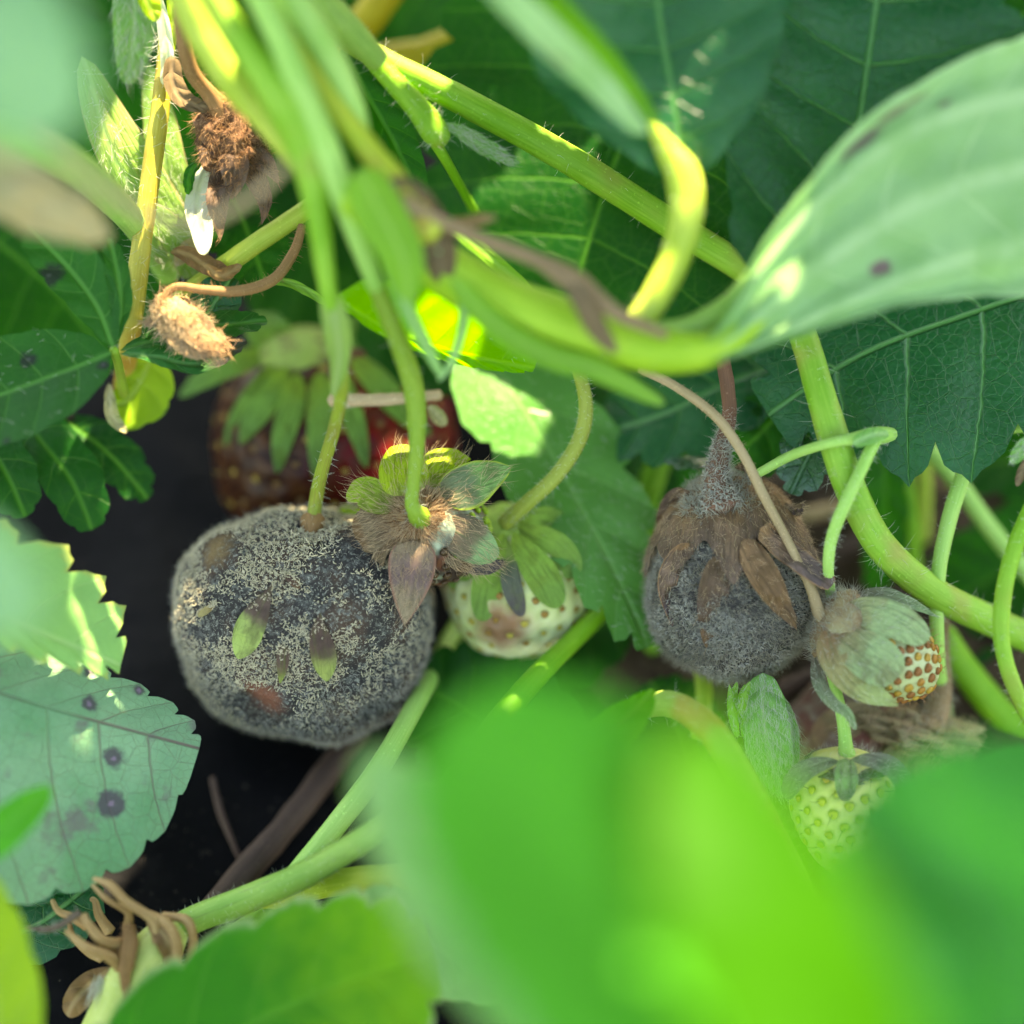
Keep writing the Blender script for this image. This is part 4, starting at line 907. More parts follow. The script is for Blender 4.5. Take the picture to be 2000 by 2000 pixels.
def berry_small_green():
    th = Thing('unripe_strawberry', 'little pale yellow unripe strawberry with dark styles under the amber-seeded one', 'strawberry', P(1640, 1690, -0.6))
    c = P(1645, 1585, -0.5)
    V, F, axes = body_mesh(c, (0.70, 0.66, 0.82), axis=(0.0, -0.97, 0.22), lump=0.02, seed=2.0, nu=80, nvv=120, taper=0.22)
    F = outward(V, F); pts, N = spread(V, F, axes, c, 90, -0.7, 0.98)
    m = newmat('lemon_flesh'); g = NT(m); pos = g.n('ShaderNodeTexCoord').outputs['Object']
    g.out(g.mix(g.ss(g.noise(pos, 2, 3), 0.35, 0.65), (0.56, 0.58, 0.22), (0.50, 0.56, 0.16)), 0.35, g.bump(g.noise(pos, 12, 3), 0.15, 0.02), sss=0.4, sssr=(0.1, 0.1, 0.03))
    body = build('flesh', pit(V, F, pts, 0.075, 0.075), F, m, None, th)
    add_achenes(th, body, pts, N, axes[0], 0.066, [stem_mat('achene_lime', (0.36, 0.38, 0.03), (0.44, 0.46, 0.06), rough=0.3, sss=0), stem_mat('achene_gold', (0.38, 0.28, 0.03), (0.46, 0.36, 0.06), rough=0.3, sss=0)], lambda p, n: n[2] > -0.4, sink=0.4)
    k = (N[:, 2] > -0.2); d = N[k] * 0.3 + np.array([-0.5, -0.35, 0.15]) + rng.normal(size=(k.sum(), 3)) * 0.35
    hv, hf = hair_mesh(pts[k] + N[k] * 0.05, d + N[k] * 0.5, 0.2, 0.0085, 0.7); build('style', hv, hf, hair_mat('style_dark', (0.10, 0.055, 0.03), 0.0, 0.6), body, th, kind='stuff')
    cv, cf, _ = body_mesh(P(1650, 1496, -0.42), (0.52, 0.48, 0.13), axis=(0, 0.96, 0.26), lump=0.2, ls=2.0, nu=40, nvv=60)
    cf = outward(cv, cf)
    cal = build('calyx', cv, cf, rough_mat('calyx_dusk', (0.12, 0.12, 0.07), (0.17, 0.17, 0.09), (0.12, 0.09, 0.09), 2, 8), None, th)
    pp, nn_ = sample(cv, cf, 1100); hv, hf = hair_mesh(pp, nn_ + rng.normal(size=pp.shape) * 0.5, 0.11 * (0.3 + rng.random(1100)), 0.003, 0.5); build('hair', hv, hf, H_GREY, cal, th, kind='stuff')
    gs = sepal_mat('sepal_slate', [(0.0, (0.17, 0.24, 0.10)), (0.4, (0.16, 0.14, 0.12)), (0.9, (0.14, 0.11, 0.11))], tfac=0.15)
    gv = sepal_mat('sepal_grass', [(0.0, (0.20, 0.32, 0.10)), (0.6, (0.18, 0.34, 0.12)), (0.92, (0.12, 0.09, 0.09))], tfac=0.25)
    sp = dict(nv=4, tooth=0, quilt=0.012, wave=0.03, n0=(0, 0.4, 1), hair=(70, 0.09, 0.0026, H_GREY, 0.4))
    add_leaf(th, 'sepal', gs, [(1640, 1486, 0.05), (1585, 1500, 0.08), (1555, 1525, 0.05), (1536, 1562, -0.1)], 18, 24, cal, **sp)
    add_leaf(th, 'sepal', gv, [(1652, 1480, 0.1), (1653, 1515, 0.24), (1652, 1540, 0.24), (1650, 1565, 0.2)], 23, 23, cal, **{**sp, 'shape': (0.4, 0.5)})
    add_leaf(th, 'sepal', gs, [(1660, 1484, 0.05), (1710, 1488, 0.08), (1745, 1505, 0.05), (1778, 1548, -0.1)], 24, 20, cal, **sp)
    add_leaf(th, 'sepal', gs, [(1640, 1480, -0.5), (1600, 1490, -0.8), (1570, 1520, -1.0)], 26, 26, cal, **sp)
    add_tube(th, 'pedicel', S_PALE, [(1600, 1240, -0.5, 9), (1625, 1320, -0.35, 11), (1645, 1400, -0.25, 12), (1652, 1460, -0.25, 15), (1655, 1485, -0.35, 24)], hair=(180, 0.06, 0.0025, H_WHITE, 0.8))
berry_small_green()

def berry_dim():
    th = Thing('rotten_strawberry', 'dull brown-red rotten strawberry with a furry grey stalk at the back', 'strawberry', P(1690, 1560, -2.6))
    c = P(1660, 1445, -2.3)
    V, F, axes = body_mesh(c, (0.95, 0.9, 0.9), axis=(-0.5, -0.8, 0.2), lump=0.08, seed=12.0, nu=60, nvv=90)
    F = outward(V, F)
    body = build('flesh', V, F, rough_mat('dim_rotten_flesh', (0.16, 0.05, 0.04), (0.17, 0.12, 0.09), (0.26, 0.22, 0.17), 1.3, 5.0, rough=0.7), None, th)
    cv, cf, _ = body_mesh(P(1800, 1430, -1.6), (0.78, 0.62, 0.24), axis=(0.2, 0.9, 0.3), lump=0.4, ls=2.4, seed=4.0, nu=44, nvv=66)
    cal = build('calyx', cv, outward(cv, cf), rough_mat('calyx_faded', (0.26, 0.20, 0.12), (0.30, 0.26, 0.14), (0.18, 0.11, 0.07), 1.6, 6.0), None, th)
    pp, nn_ = sample(cv, outward(cv, cf), 1200); hv, hf = hair_mesh(pp, nn_ + rng.normal(size=pp.shape) * 0.5, 0.16 * (0.3 + rng.random(1200)), 0.004, 0.5); build('hair', hv, hf, H_TAN, cal, th, kind='stuff')
    s1 = sepal_mat('sepal_faded', [(0.0, (0.26, 0.20, 0.11)), (0.5, (0.34, 0.26, 0.14)), (0.9, (0.26, 0.16, 0.09))], tfac=0.2)
    s2 = sepal_mat('sepal_faded_green', [(0.0, (0.26, 0.24, 0.10)), (0.4, (0.22, 0.34, 0.12)), (0.9, (0.14, 0.16, 0.09))], tfac=0.25)
    sp = dict(nv=4, tooth=0, quilt=0.02, wave=0.05, n0=(0, 0.2, 1))
    add_leaf(th, 'sepal', s1, [(1800, 1450, -1.3), (1812, 1500, -1.2), (1830, 1560, -1.2), (1845, 1610, -1.3)], 34, 34, cal, **sp)
    add_leaf(th, 'sepal', s2, [(1850, 1450, -1.3), (1860, 1500, -1.2), (1865, 1550, -1.2), (1875, 1600, -1.3)], 30, 30, cal, **sp)
    add_leaf(th, 'sepal', s1, [(1760, 1440, -1.4), (1745, 1490, -1.3), (1720, 1540, -1.4)], 30, 30, cal, **sp)
    add_leaf(th, 'sepal', s1, [(1740, 1410, -1.5), (1690, 1400, -1.5), (1640, 1420, -1.5), (1590, 1450, -1.6)], 30, 40, cal, **sp)
    add_tube(th, 'pedicel', S_GREY, [(1842, 1150, -1.6, 15), (1838, 1260, -1.6, 16), (1838, 1340, -1.55, 22), (1826, 1400, -1.5, 30), (1812, 1430, -1.45, 46)], hair=(500, 0.12, 0.0035, H_GREY, 0.8))
berry_dim()

# ------------------------------------------------------------------ withered flowers
def withered():
    th = Thing('withered_bud', 'small tan withered flower bud on a bent brown stalk in front of dark leaflets', 'flower bud', P(320, 640, -0.3))
    c = P(352, 628, -0.05); ax = np.array([0.72, -0.62, 0.1])
    V, F, _ = body_mesh(c, (0.27, 0.25, 0.40), axis=ax, lump=0.22, ls=2.2, seed=3, nu=44, nvv=60, taper=0.02)
    F = outward(V, F)
    b = build('calyx', V, F, rough_mat('bud_tan', (0.28, 0.18, 0.08), (0.42, 0.28, 0.13), (0.16, 0.09, 0.04), 2.5, 10, rough=0.8), None, th)
    sp = dict(nv=4, tooth=0, quilt=0.01, wave=0.03, crumple=0.05)
    st = sepal_mat('bud_sepal', [(0.0, (0.24, 0.14, 0.06)), (0.6, (0.46, 0.32, 0.16)), (0.9, (0.60, 0.42, 0.24))], tfac=0.2)
    for mid, w in (([(330, 610, 0.15), (365, 640, 0.22), (395, 665, 0.2), (420, 682, 0.15)], 22), ([(320, 625, 0.1), (345, 665, 0.15), (385, 685, 0.1), (425, 678, 0.1)], 18), ([(335, 600, 0.05), (375, 615, 0.1), (410, 650, 0.1), (420, 662, 0.1)], 18), ([(312, 610, 0), (290, 628, 0), (283, 636, 0)], 12)):
        add_leaf(th, 'sepal', st, mid, w, w, b, n0=(0, 0.2, 1), hair=(140, 0.13, 0.0035, H_TAN, 0.4), **sp)
    p, N = sample(V, F, 900)
    hv, hf = hair_mesh(p, N * 0.9 + ax * 0.5 + rng.normal(size=p.shape) * 0.4, 0.15 * (0.4 + rng.random(900)), 0.0038, 0.4); build('hair', hv, hf, H_TAN, b, th, kind='stuff')
    q = np.array([P(405, 668, 0.18)] * 260) + rng.normal(size=(260, 3)) * [0.11, 0.07, 0.06]
    hv, hf = hair_mesh(q, ax + rng.normal(size=q.shape) * 0.45, 0.20 * (0.4 + rng.random(260)), 0.0075, 0.4); build('stamen', hv, hf, H_STAM, b, th, kind='stuff')
    add_tube(th, 'pedicel', S_BROWN, [(590, 440, -0.5, 8), (575, 490, -0.4, 10), (535, 545, -0.2, 11), (470, 568, -0.1, 11), (400, 566, 0.0, 9), (345, 560, 0.0, 8), (322, 580, 0.0, 9), (322, 606, 0.0, 14)], hair=(300, 0.07, 0.003, H_BROWN, 0.8))
    th = Thing('withered_flower', 'dark brown shaggy withered flower hanging beside yellow stalks', 'flower', P(445, 330, -0.6))
    c = P(452, 262, -0.5)
    V, F, _ = body_mesh(c, (0.44, 0.36, 0.50), axis=(0.1, -1, 0.1), lump=0.30, ls=2.0, seed=5, nu=50, nvv=70)
    F = outward(V, F)
    b = build('calyx', V, F, rough_mat('flower_umber', (0.10, 0.05, 0.025), (0.20, 0.10, 0.05), (0.28, 0.15, 0.08), 2.5, 10), None, th)
    p, N = sample(V, F, 2200)
    hv, hf = hair_mesh(p, N * 0.8 + np.array([0, -0.6, 0]) + rng.normal(size=p.shape) * 0.5, 0.16 * (0.3 + rng.random(2200)), 0.0038, 0.5); build('hair', hv, hf, H_BROWN, b, th, kind='stuff')
    sb = sepal_mat('flower_sepal', [(0.0, (0.10, 0.055, 0.03)), (0.6, (0.15, 0.10, 0.07)), (0.9, (0.24, 0.15, 0.09))], tfac=0.15)
    sp = dict(nv=4, tooth=0, quilt=0.02, wave=0.08, crumple=0.16)
    for mid, w in (([(440, 310, -0.4), (432, 360, -0.35), (425, 400, -0.3), (430, 470, -0.25)], 26), ([(470, 310, -0.4), (500, 350, -0.4), (515, 390, -0.4), (512, 440, -0.4)], 22), ([(455, 300, -0.3), (460, 340, -0.25), (450, 390, -0.3)], 30), ([(420, 280, -0.4), (405, 310, -0.35), (402, 330, -0.35)], 22), ([(480, 290, -0.3), (520, 320, -0.3), (545, 360, -0.4)], 22)):
        add_leaf(th, 'sepal', sb, mid, w, w, b, n0=(0, 0.1, 1), hair=(120, 0.12, 0.0035, H_BROWN, 0.5), shape=(0.3, 0.9), curl=(1.2, 1.2), **sp)
    add_leaf(th, 'bract', L_GREYDRY, [(335, 110, -0.2), (337, 160, -0.15), (362, 196, -0.1), (412, 212, -0.2)], 22, 18, None, n0=(0.3, 0.2, 1), nv=5, tooth=0, shape=(0.3, 0.4), curl=(1.0, 1.0), crumple=0.03)
    add_tube(th, 'pedicel', S_BROWN, [(350, -20, 0.6, 14), (356, 70, 0.4, 14), (375, 140, 0.1, 15), (410, 185, -0.2, 17), (440, 225, -0.4, 30)], hair=(120, 0.08, 0.003, H_BROWN, 0.8))
    th = Thing('bract', 'white folded bract in full sun under the shaggy withered flower', 'bract', P(400, 480, -0.5))
    add_leaf(th, 'blade', L_WHITE, [(412, 305, -1.0), (390, 350, -0.75), (384, 400, -0.45), (395, 450, -0.15), (400, 500, 0.05)], 26, 26, None, n0=(-0.2, 0.6, 1), nv=5, tooth=0, shape=(0.45, 0.45), curl=(-1.2, -1.2), quilt=0.01, hair=(40, 0.12, 0.0028, H_WHITE, 0.4))
    add_leaf(th, 'blade', L_MID, [(412, 305, -0.65), (375, 335, -0.6), (366, 380, -0.6)], 12, 14, None, n0=(-0.4, 0.3, 1), nv=4, tooth=0)
withered()

# ------------------------------------------------------------------ stolon node with roots
def stolon():
    th = Thing('stolon_node', 'pale green runner node sprouting a tangle of tan aerial roots', 'runner', P(250, 1960, -0.5))
    add_tube(th, 'crown', stem_mat('crown_pale', (0.36, 0.46, 0.12), (0.46, 0.54, 0.18), dark=(0.10, 0.05, 0.03)), [(190, 2080, 0.2, 62), (240, 1980, 0.2, 64), (285, 1890, 0.15, 56), (320, 1840, 0.0, 46), (345, 1810, -0.15, 30)], hair=(160, 0.12, 0.0028, H_WHITE, 0.7), seg=14, ring=16)
    add_tube(th, 'scale', S_BROWN, [(252, 1808, 0.3, 14), (252, 1850, 0.48, 16), (246, 1890, 0.56, 13), (245, 1940, 0.58, 7), (247, 1990, 0.55, 3)], wob=0.4, hair=(160, 0.10, 0.0035, H_BROWN, 0.6), flat=0.5)
    add_leaf(th, 'scale', L_DRY, [(290, 1800, 0.3), (320, 1825, 0.45), (335, 1860, 0.45), (330, 1885, 0.4)], 26, 22, None, n0=(0, 0.2, 1), nv=4, tooth=0, crumple=0.06)
    add_leaf(th, 'scale', L_DRY, [(220, 1890, 0.0), (175, 1920, 0.0), (150, 1950, 0.0), (130, 1985, 0.0)], 30, 26, None, n0=(-0.2, 0.1, 1), nv=4, tooth=0, crumple=0.1)
    R = [[(308, 1838, 0.35, 13), (292, 1795, 0.45, 12), (255, 1755, 0.55, 12), (215, 1735, 0.6, 11), (183, 1716, 0.6, 8)],
         [(250, 1815, 0.2, 11), (238, 1785, 0.35, 9), (210, 1755, 0.5, 8), (180, 1728, 0.5, 6)],
         [(245, 1893, 0.35, 16), (205, 1868, 0.55, 15), (165, 1840, 0.6, 13), (128, 1818, 0.6, 8)],
         [(240, 1845, 0.3, 15), (205, 1830, 0.5, 15), (178, 1805, 0.55, 12), (165, 1785, 0.5, 9)],
         [(235, 1870, 0.2, 13), (200, 1840, 0.4, 13), (180, 1810, 0.4, 12), (155, 1785, 0.35, 9)],
         [(290, 1785, 0.3, 9), (325, 1800, 0.45, 12), (347, 1835, 0.5, 13), (352, 1870, 0.5, 13), (362, 1898, 0.4, 10)],
         [(320, 1788, 0.2, 9), (358, 1808, 0.35, 11), (372, 1845, 0.4, 12), (370, 1880, 0.4, 12), (358, 1902, 0.3, 9)],
         [(170, 1810, 0.1, 11), (140, 1795, 0.1, 11), (118, 1772, 0.1, 10), (102, 1758, 0.05, 8)],
         [(215, 1820, -0.1, 12), (200, 1790, -0.1, 11), (190, 1765, -0.1, 10), (178, 1755, -0.1, 9)],
         [(200, 1870, -0.05, 12), (165, 1855, -0.05, 11), (150, 1825, 0.0, 10), (135, 1800, 0.0, 8)]]
    for r in R:
        m_ = len(r) - 1; rr = []
        for i, q in enumerate(r):
            j_ = (0 if i in (0, m_) else 1); rr.append((q[0] + j_ * rng.normal() * 5, q[1] + j_ * rng.normal() * 5, q[2], q[3] * (0.95 - 0.4 * i / m_)))
        add_tube(th, 'root', S_ROOT, rr, wob=0.28, ring=9, seg=12)
    add_tube(th, 'root', S_ROOTD, [(155, 1782, 0.5, 8), (125, 1802, 0.6, 6), (95, 1815, 0.65, 6), (52, 1812, 0.6, 3)], wob=0.3, hair=(60, 0.08, 0.0035, H_GREY, 0.8))
    p, = [np.array([P(200, 1915, 0.3)] * 70) + rng.normal(size=(70, 3)) * 0.05]
    hv, hf = hair_mesh(p, np.array([-0.3, -1, 0.2]) + rng.normal(size=(70, 3)) * 0.2, 0.35, 0.004, 0.3); build('hair', hv, hf, H_WHITE, None, th, kind='stuff')
    add_tube(th, 'runner', S_MOT, [(320, 1835, -0.25, 26), (370, 1800, -0.1, 27), (480, 1757, 0.0, 28), (600, 1705, 0.2, 27), (720, 1632, 0.7, 25), (840, 1540, 1.4, 24)], hair=(260, 0.07, 0.0026, H_WHITE, 0.8))
stolon()

# ------------------------------------------------------------------ stems
def stem(name, label, mat, pts, group=None, hair=None, cat='stem', **kw):
    th = Thing(name, label, cat, P(*pts[-1][:3]), group)
    V, F, UV, C, R, T, n, ring = tube_mesh(pts, seed=nxt(), **kw)
    o = th.o; COL.objects.unlink(o); lab, ct, gr = o['label'], o['category'], o.get('group'); bpy.data.objects.remove(o)
    ob = build(name, V, F, mat, None, None, {'flat': UV})
    ob['label'] = lab; ob['category'] = ct
    if gr: ob['group'] = gr
    if hair:
        cnt, ln, rd, hm, out = hair
        i = rng.integers(0, n - 1, cnt); f = rng.random((cnt, 1)); a = rng.random(cnt) * 2 * math.pi
        c = C[i] * (1 - f) + C[i + 1] * f; A = unit(np.cross(T[i], np.array([0.0, 0, 1.0001]))); B = np.cross(A, T[i])
        nn = A * np.cos(a)[:, None] + B * np.sin(a)[:, None]
        hv, hf = hair_mesh(c + nn * (R[i] * 0.95)[:, None], nn * out + T[i] * (1 - out) + rng.normal(size=(cnt, 3)) * 0.35, ln * (0.45 + rng.random(cnt)), rd)
        build('hair', hv, hf, hm, ob, None, kind='stuff')
    return ob
HW = lambda n, l=0.18: (n, l, 0.0028, H_WHITE, 0.85)
stem('leaf_stalk', 'thick bright green leaf stalk curving down beside the furry mouldy berry', stem_mat('stalk_thick', (0.12, 0.32, 0.02), (0.21, 0.42, 0.05), blush=(0.26, 0.26, 0.06)),
     [(1545, 600, -0.2, 27), (1580, 690, -0.15, 28), (1620, 830, -0.1, 31), (1660, 950, -0.1, 31), (1720, 1065, -0.3, 31), (1820, 1155, -0.8, 31), (1930, 1210, -1.3, 30), (2080, 1270, -1.9, 30), (2350, 1330, -3.6, 30)], hair=HW(260))
stem('leaf_stalk', 'straight green leaf stalk running diagonally across the large dark leaf', S_GREEN, [(560, -60, 0.2, 22), (640, 40, 0.1, 24), (740, 115, 0.0, 26), (900, 195, -0.2, 28), (1100, 305, -0.4, 29), (1290, 425, -0.7, 29), (1460, 530, -1.0, 28), (1700, 700, -1.9, 27)], hair=HW(150, 0.14))
th = Thing('flower_stalk', 'green forked flower stalk ending in a hairy withered bract', 'stem', P(850, 270, -0.3))
add_tube(th, 'stalk', S_GREEN, [(690, 70, 0.15, 20), (760, 150, 0.15, 21), (815, 210, 0.1, 24), (850, 258, 0.05, 28), (862, 280, 0, 20)], hair=HW(160, 0.14))
add_leaf(th, 'bract', L_SILK, [(860, 240, 0.05), (905, 262, 0.05), (950, 290, 0.02), (1005, 318, 0)], 20, 16, None, nv=5, tooth=0, crumple=0.05, hair=(220, 0.14, 0.003, H_WHITE, 0.7))
add_tube(th, 'branch', S_DEEP, [(845, 270, -0.1, 12), (875, 320, -0.4, 10), (930, 420, -1.6, 8)])
stem('leaf_stalk', 'ochre yellow upright stalk at the plant crown in the sun', S_ORA, [(322, 60, -0.5, 12), (322, 120, -0.5, 16), (312, 220, -0.45, 19), (296, 330, -0.45, 20), (280, 450, -0.5, 20), (266, 560, -0.6, 21), (255, 650, -0.8, 21), (240, 760, -1.9, 20)], hair=HW(300, 0.2))
stem('leaf_stalk', 'yellow-green cut stalk leaning across a toothed leaflet with a brown scarred end', S_YEL, [(620, 395, -0.9, 19), (575, 425, -0.8, 19), (480, 490, -0.7, 20), (390, 555, -0.9, 20), (330, 600, -1.2, 20)])
stem('dry_stalk', 'thin tan dead stalk arching blurred in front of the ochre stalk', S_TAN, [(40, 230, 4.6, 10), (130, 310, 4.4, 10), (250, 400, 4.2, 11), (380, 435, 4.0, 11), (490, 385, 4.0, 10), (560, 320, 4.0, 9)])
th = Thing('crown_sheath', 'pale green sheath with pinkish dry edges at the plant crown', 'sheath', P(360, 500, -1.2))
L_SHE = leaf_mat('sheath', (0.20, 0.38, 0.07), (0.30, 0.46, 0.16), (0.24, 0.48, 0.04), 0.3, 0.5, ret=0.1, margin=(0.42, 0.28, 0.18), blotch=(0.30, 0.34, 0.12), ribs=5)
for mid, w in (([(158, 110, -0.9), (200, 220, -0.8), (262, 340, -0.85), (350, 500, -1.2)], 58), ([(175, 160, -0.7), (215, 290, -0.65), (265, 390, -0.75), (330, 500, -1.1)], 30), ([(290, 120, -1.1), (310, 240, -1.0), (330, 360, -1.0), (370, 520, -1.3)], 46), ([(255, 380, -0.9), (310, 430, -0.8), (350, 470, -0.9), (385, 540, -1.2)], 34)):
    add_leaf(th, 'blade', L_SHE, mid, w, w, None, n0=(-0.1, 0.2, 1), nv=6, tooth=0, skew=0.95, shape=(0.5, 0.15), curl=(-0.9, -0.9), quilt=0.015, hair=(140, 0.2, 0.0028, H_WHITE, 0.4))
stem('crown_sheath', 'pale green blurred stalk sloping down to the ochre stalk', S_PALE, [(-120, 235, 2.6, 36), (20, 265, 2.2, 36), (140, 320, 1.4, 34), (220, 390, 0.3, 30), (280, 460, -0.9, 26), (330, 540, -1.8, 22)])
stem('flower_stalk', 'yellow-green flower stalk catching the sun beside the shaggy withered flower', S_YEL, [(350, -50, 1.8, 36), (400, 60, 1.7, 38), (460, 160, 1.7, 36), (530, 240, 1.7, 30), (590, 320, 1.7, 24)])
stem('flower_stalk', 'bright green flower stalk swelling at its joint above the lime-sepalled berry', S_GREEN, [(390, -50, 2.3, 26), (450, 50, 2.3, 28), (520, 150, 2.3, 34), (560, 205, 2.3, 44), (590, 270, 2.2, 40), (610, 350, 2.1, 30), (625, 450, 1.9, 23), (640, 560, 1.6, 18), (655, 645, 1.2, 16)])
stem('flower_stalk', 'light green flower stalk leading down to the lime-sepalled berry', S_PALE, [(480, -50, 2.6, 22), (540, 60, 2.5, 26), (590, 180, 2.4, 28), (640, 300, 2.2, 30), (690, 440, 1.9, 22), (735, 562, 1.4, 17)])
stem('flower_stalk', 'yellow blotched flower stalk with a dark scar running to the brown joint', stem_mat('stalk_scarred', (0.30, 0.42, 0.03), (0.40, 0.46, 0.06), blush=(0.30, 0.12, 0.04), dark=(0.05, 0.03, 0.02)), [(470, -80, 2.0, 18), (560, 60, 2.0, 20), (640, 190, 2.0, 22), (710, 280, 2.0, 24), (790, 380, 2.0, 28), (840, 460, 2.0, 34)])
stem('flower_stalk', 'pale sage flower stalk pressed against a dark narrow leaflet', S_PALE, [(520, -80, 2.2, 30), (600, 40, 2.1, 32), (660, 140, 2.0, 28), (700, 230, 1.9, 18), (715, 300, 1.8, 8)])
stem('flower_stalk', 'dull green stalk with a brown fleck above the narrow dark leaflet', S_MOT, [(580, -60, 0.9, 34), (640, 20, 0.9, 36), (690, 70, 0.7, 30), (740, 120, 0.4, 22)])
stem('leaf_stalk', 'thick lime green leaf stalk arching under the large pale folded leaf', stem_mat('stalk_arch', (0.20, 0.40, 0.02), (0.30, 0.50, 0.04)), [(690, 380, 2.17, 40), (770, 450, 1.82, 46), (860, 520, 1.53, 50), (960, 580, 1.4, 54), (1080, 630, 1.5, 56), (1200, 665, 1.6, 52), (1330, 690, 1.8, 42), (1420, 668, 1.80, 30), (1500, 602, 1.72, 18), (1580, 535, 1.60, 8)], hair=HW(80, 0.1))
stem('leaf_stalk', 'yellow-green short stalk rising from the arching stalk to a dark leaflet', S_YEL, [(1235, 640, 1.4, 26), (1275, 590, 1.4, 30), (1320, 500, 1.4, 32), (1340, 420, 1.5, 34), (1335, 345, 1.5, 36), (1305, 295, 1.5, 26), (1270, 240, 1.6, 10)], hair=HW(120, 0.08))
stem('leaf_stalk', 'brown-edged green stalk curling up along the large pale folded leaf', S_MOT, [(1260, 655, 1.5, 26), (1340, 645, 1.55, 26), (1420, 600, 1.5, 24), (1485, 530, 1.4, 22), (1550, 440, 1.2, 16), (1620, 330, 0.8, 10)])
stem('dry_stalk', 'brown dead stalk lying along the arching lime stalk', S_GREY, [(780, 395, 2.18, 20), (850, 430, 2.06, 17), (950, 470, 2.0, 14), (1050, 510, 2.1, 16), (1120, 550, 2.2, 26), (1200, 610, 2.2, 14), (1300, 655, 2.2, 10)], wob=0.2)
for lab, mt, mid, w, kw in [
    ('withered brown bract hanging from the dead stalk over the lime stalk', L_GREYDRY, [(1105, 540, 2.3), (1140, 590, 2.4), (1165, 640, 2.3), (1205, 690, 2.2)], 24, dict(curl=(1, 1))),
    ('dark brown shrivelled bract clasping the joint of the flower stalks', L_GREYDRY, [(760, 350, 2.15), (815, 410, 2.07), (850, 470, 1.96), (870, 560, 1.8)], 42, dict(crumple=0.12)),
    ('rusty dry bract tip pointing right from the brown joint', L_DRY, [(830, 440, 1.92), (890, 440, 1.83), (930, 432, 1.8), (970, 425, 1.8)], 16, dict(crumple=0.05)),
    ('long light green bract hanging below the arching lime stalk', L_BRACT, [(880, 540, 1.96), (960, 625, 1.9), (1060, 690, 1.9), (1170, 725, 1.9), (1298, 790, 1.7)], 26, dict(curl=(-1, -1), shape=(0.3, 0.4))),
    ('pale hairy bract sheathing the joint of the two thin stalks', L_SILK, [(1665, 868, 0.28), (1690, 855, 0.32), (1712, 848, 0.28), (1736, 846, 0.1)], 16, dict(curl=(-1.5, -1.5))),
    ('broad light green bract wrapped on the flower stalk joint', L_BRACT, [(700, 330, 2.54), (740, 410, 2.51), (785, 500, 2.37), (800, 590, 2.12)], 50, dict(curl=(-0.8, -0.8), shape=(0.3, 0.5))),
    ('slim dull green bract curving to a hook over the sunlit leaf', L_SILK, [(845, 470, 1.98), (890, 540, 1.73), (905, 620, 1.6), (885, 700, 1.45), (855, 745, 1.34)], 10, dict(curl=(-2, -2), shape=(0.2, 0.3))),
    ('slim pale green bract forking down beside the hooked one', L_SILK, [(745, 480, 2.2), (790, 590, 1.85), (830, 670, 1.52), (862, 735, 1.32)], 15, dict(curl=(-2, -2), shape=(0.2, 0.3))),
    ('slender green bract crossing the toothed edge of the large dark leaf', L_BRACT, [(860, 430, 0.53), (930, 480, 0.2), (985, 525, 0.0), (1045, 575, -0.2)], 15, dict(shape=(0.3, 0.4))),
    ('brown flecked bract clasping the mouldy berry stalk', L_BRACTB, [(640, 560, 1.6), (655, 630, 1.48), (662, 700, 1.16), (650, 775, 0.7)], 26, dict(shape=(0.35, 0.7), curl=(-1.5, -1.5)))]:
    t = Thing('bract', lab, 'bract', P(*mid[0]))
    k = dict(nv=5, tooth=0, shape=(0.4, 0.5), quilt=0.01, wave=0.03); k.update(kw)
    add_leaf(t, 'blade', mt, mid, w, w, None, **k)
stem('flower_stalk', 'thin grass green stalk with a pale joint in front of the thick bright stalk', S_PALE, [(1480, 925, -0.5, 9), (1545, 890, -0.3, 10), (1610, 868, 0.2, 10), (1660, 858, 0.15, 12), (1700, 852, 0.1, 17), (1722, 850, -0.1, 18), (1745, 848, -0.6, 13), (1775, 847, -1.2, 10), (1870, 845, -0.9, 10), (2060, 830, -0.8, 10)], hair=HW(160, 0.06))
stem('flower_stalk', 'hairy thin pale stalk dropping behind the amber-seeded berry', S_PALE, [(1716, 848, 0.0, 12), (1700, 880, 0.12, 13), (1650, 985, 0.25, 13), (1625, 1050, 0.1, 12), (1618, 1110, -0.1, 11), (1625, 1180, -0.7, 10)], hair=HW(260, 0.08))
stem('flower_stalk', 'tall pale stalk leaning left behind the amber-seeded berry', S_PALE, [(1925, 800, -0.8, 15), (1895, 890, -0.8, 16), (1855, 1010, -0.8, 16), (1832, 1130, -0.8, 15), (1832, 1280, -1.1, 14), (1845, 1380, -2.0, 14), (1860, 1520, -3.0, 14)], hair=HW(200, 0.07))
stem('flower_stalk', 'lime stalk bowing out beside the picture edge with a hanging hairy bract', S_GREEN, [(2070, 880, 0.1, 15), (2010, 1000, 0.1, 16), (1970, 1110, 0.1, 17), (1955, 1220, 0.1, 17), (1970, 1310, 0.1, 16), (2020, 1420, 0, 16), (2120, 1600, -1.2, 16), (2200, 1750, -2.4, 16)], hair=HW(220, 0.08))
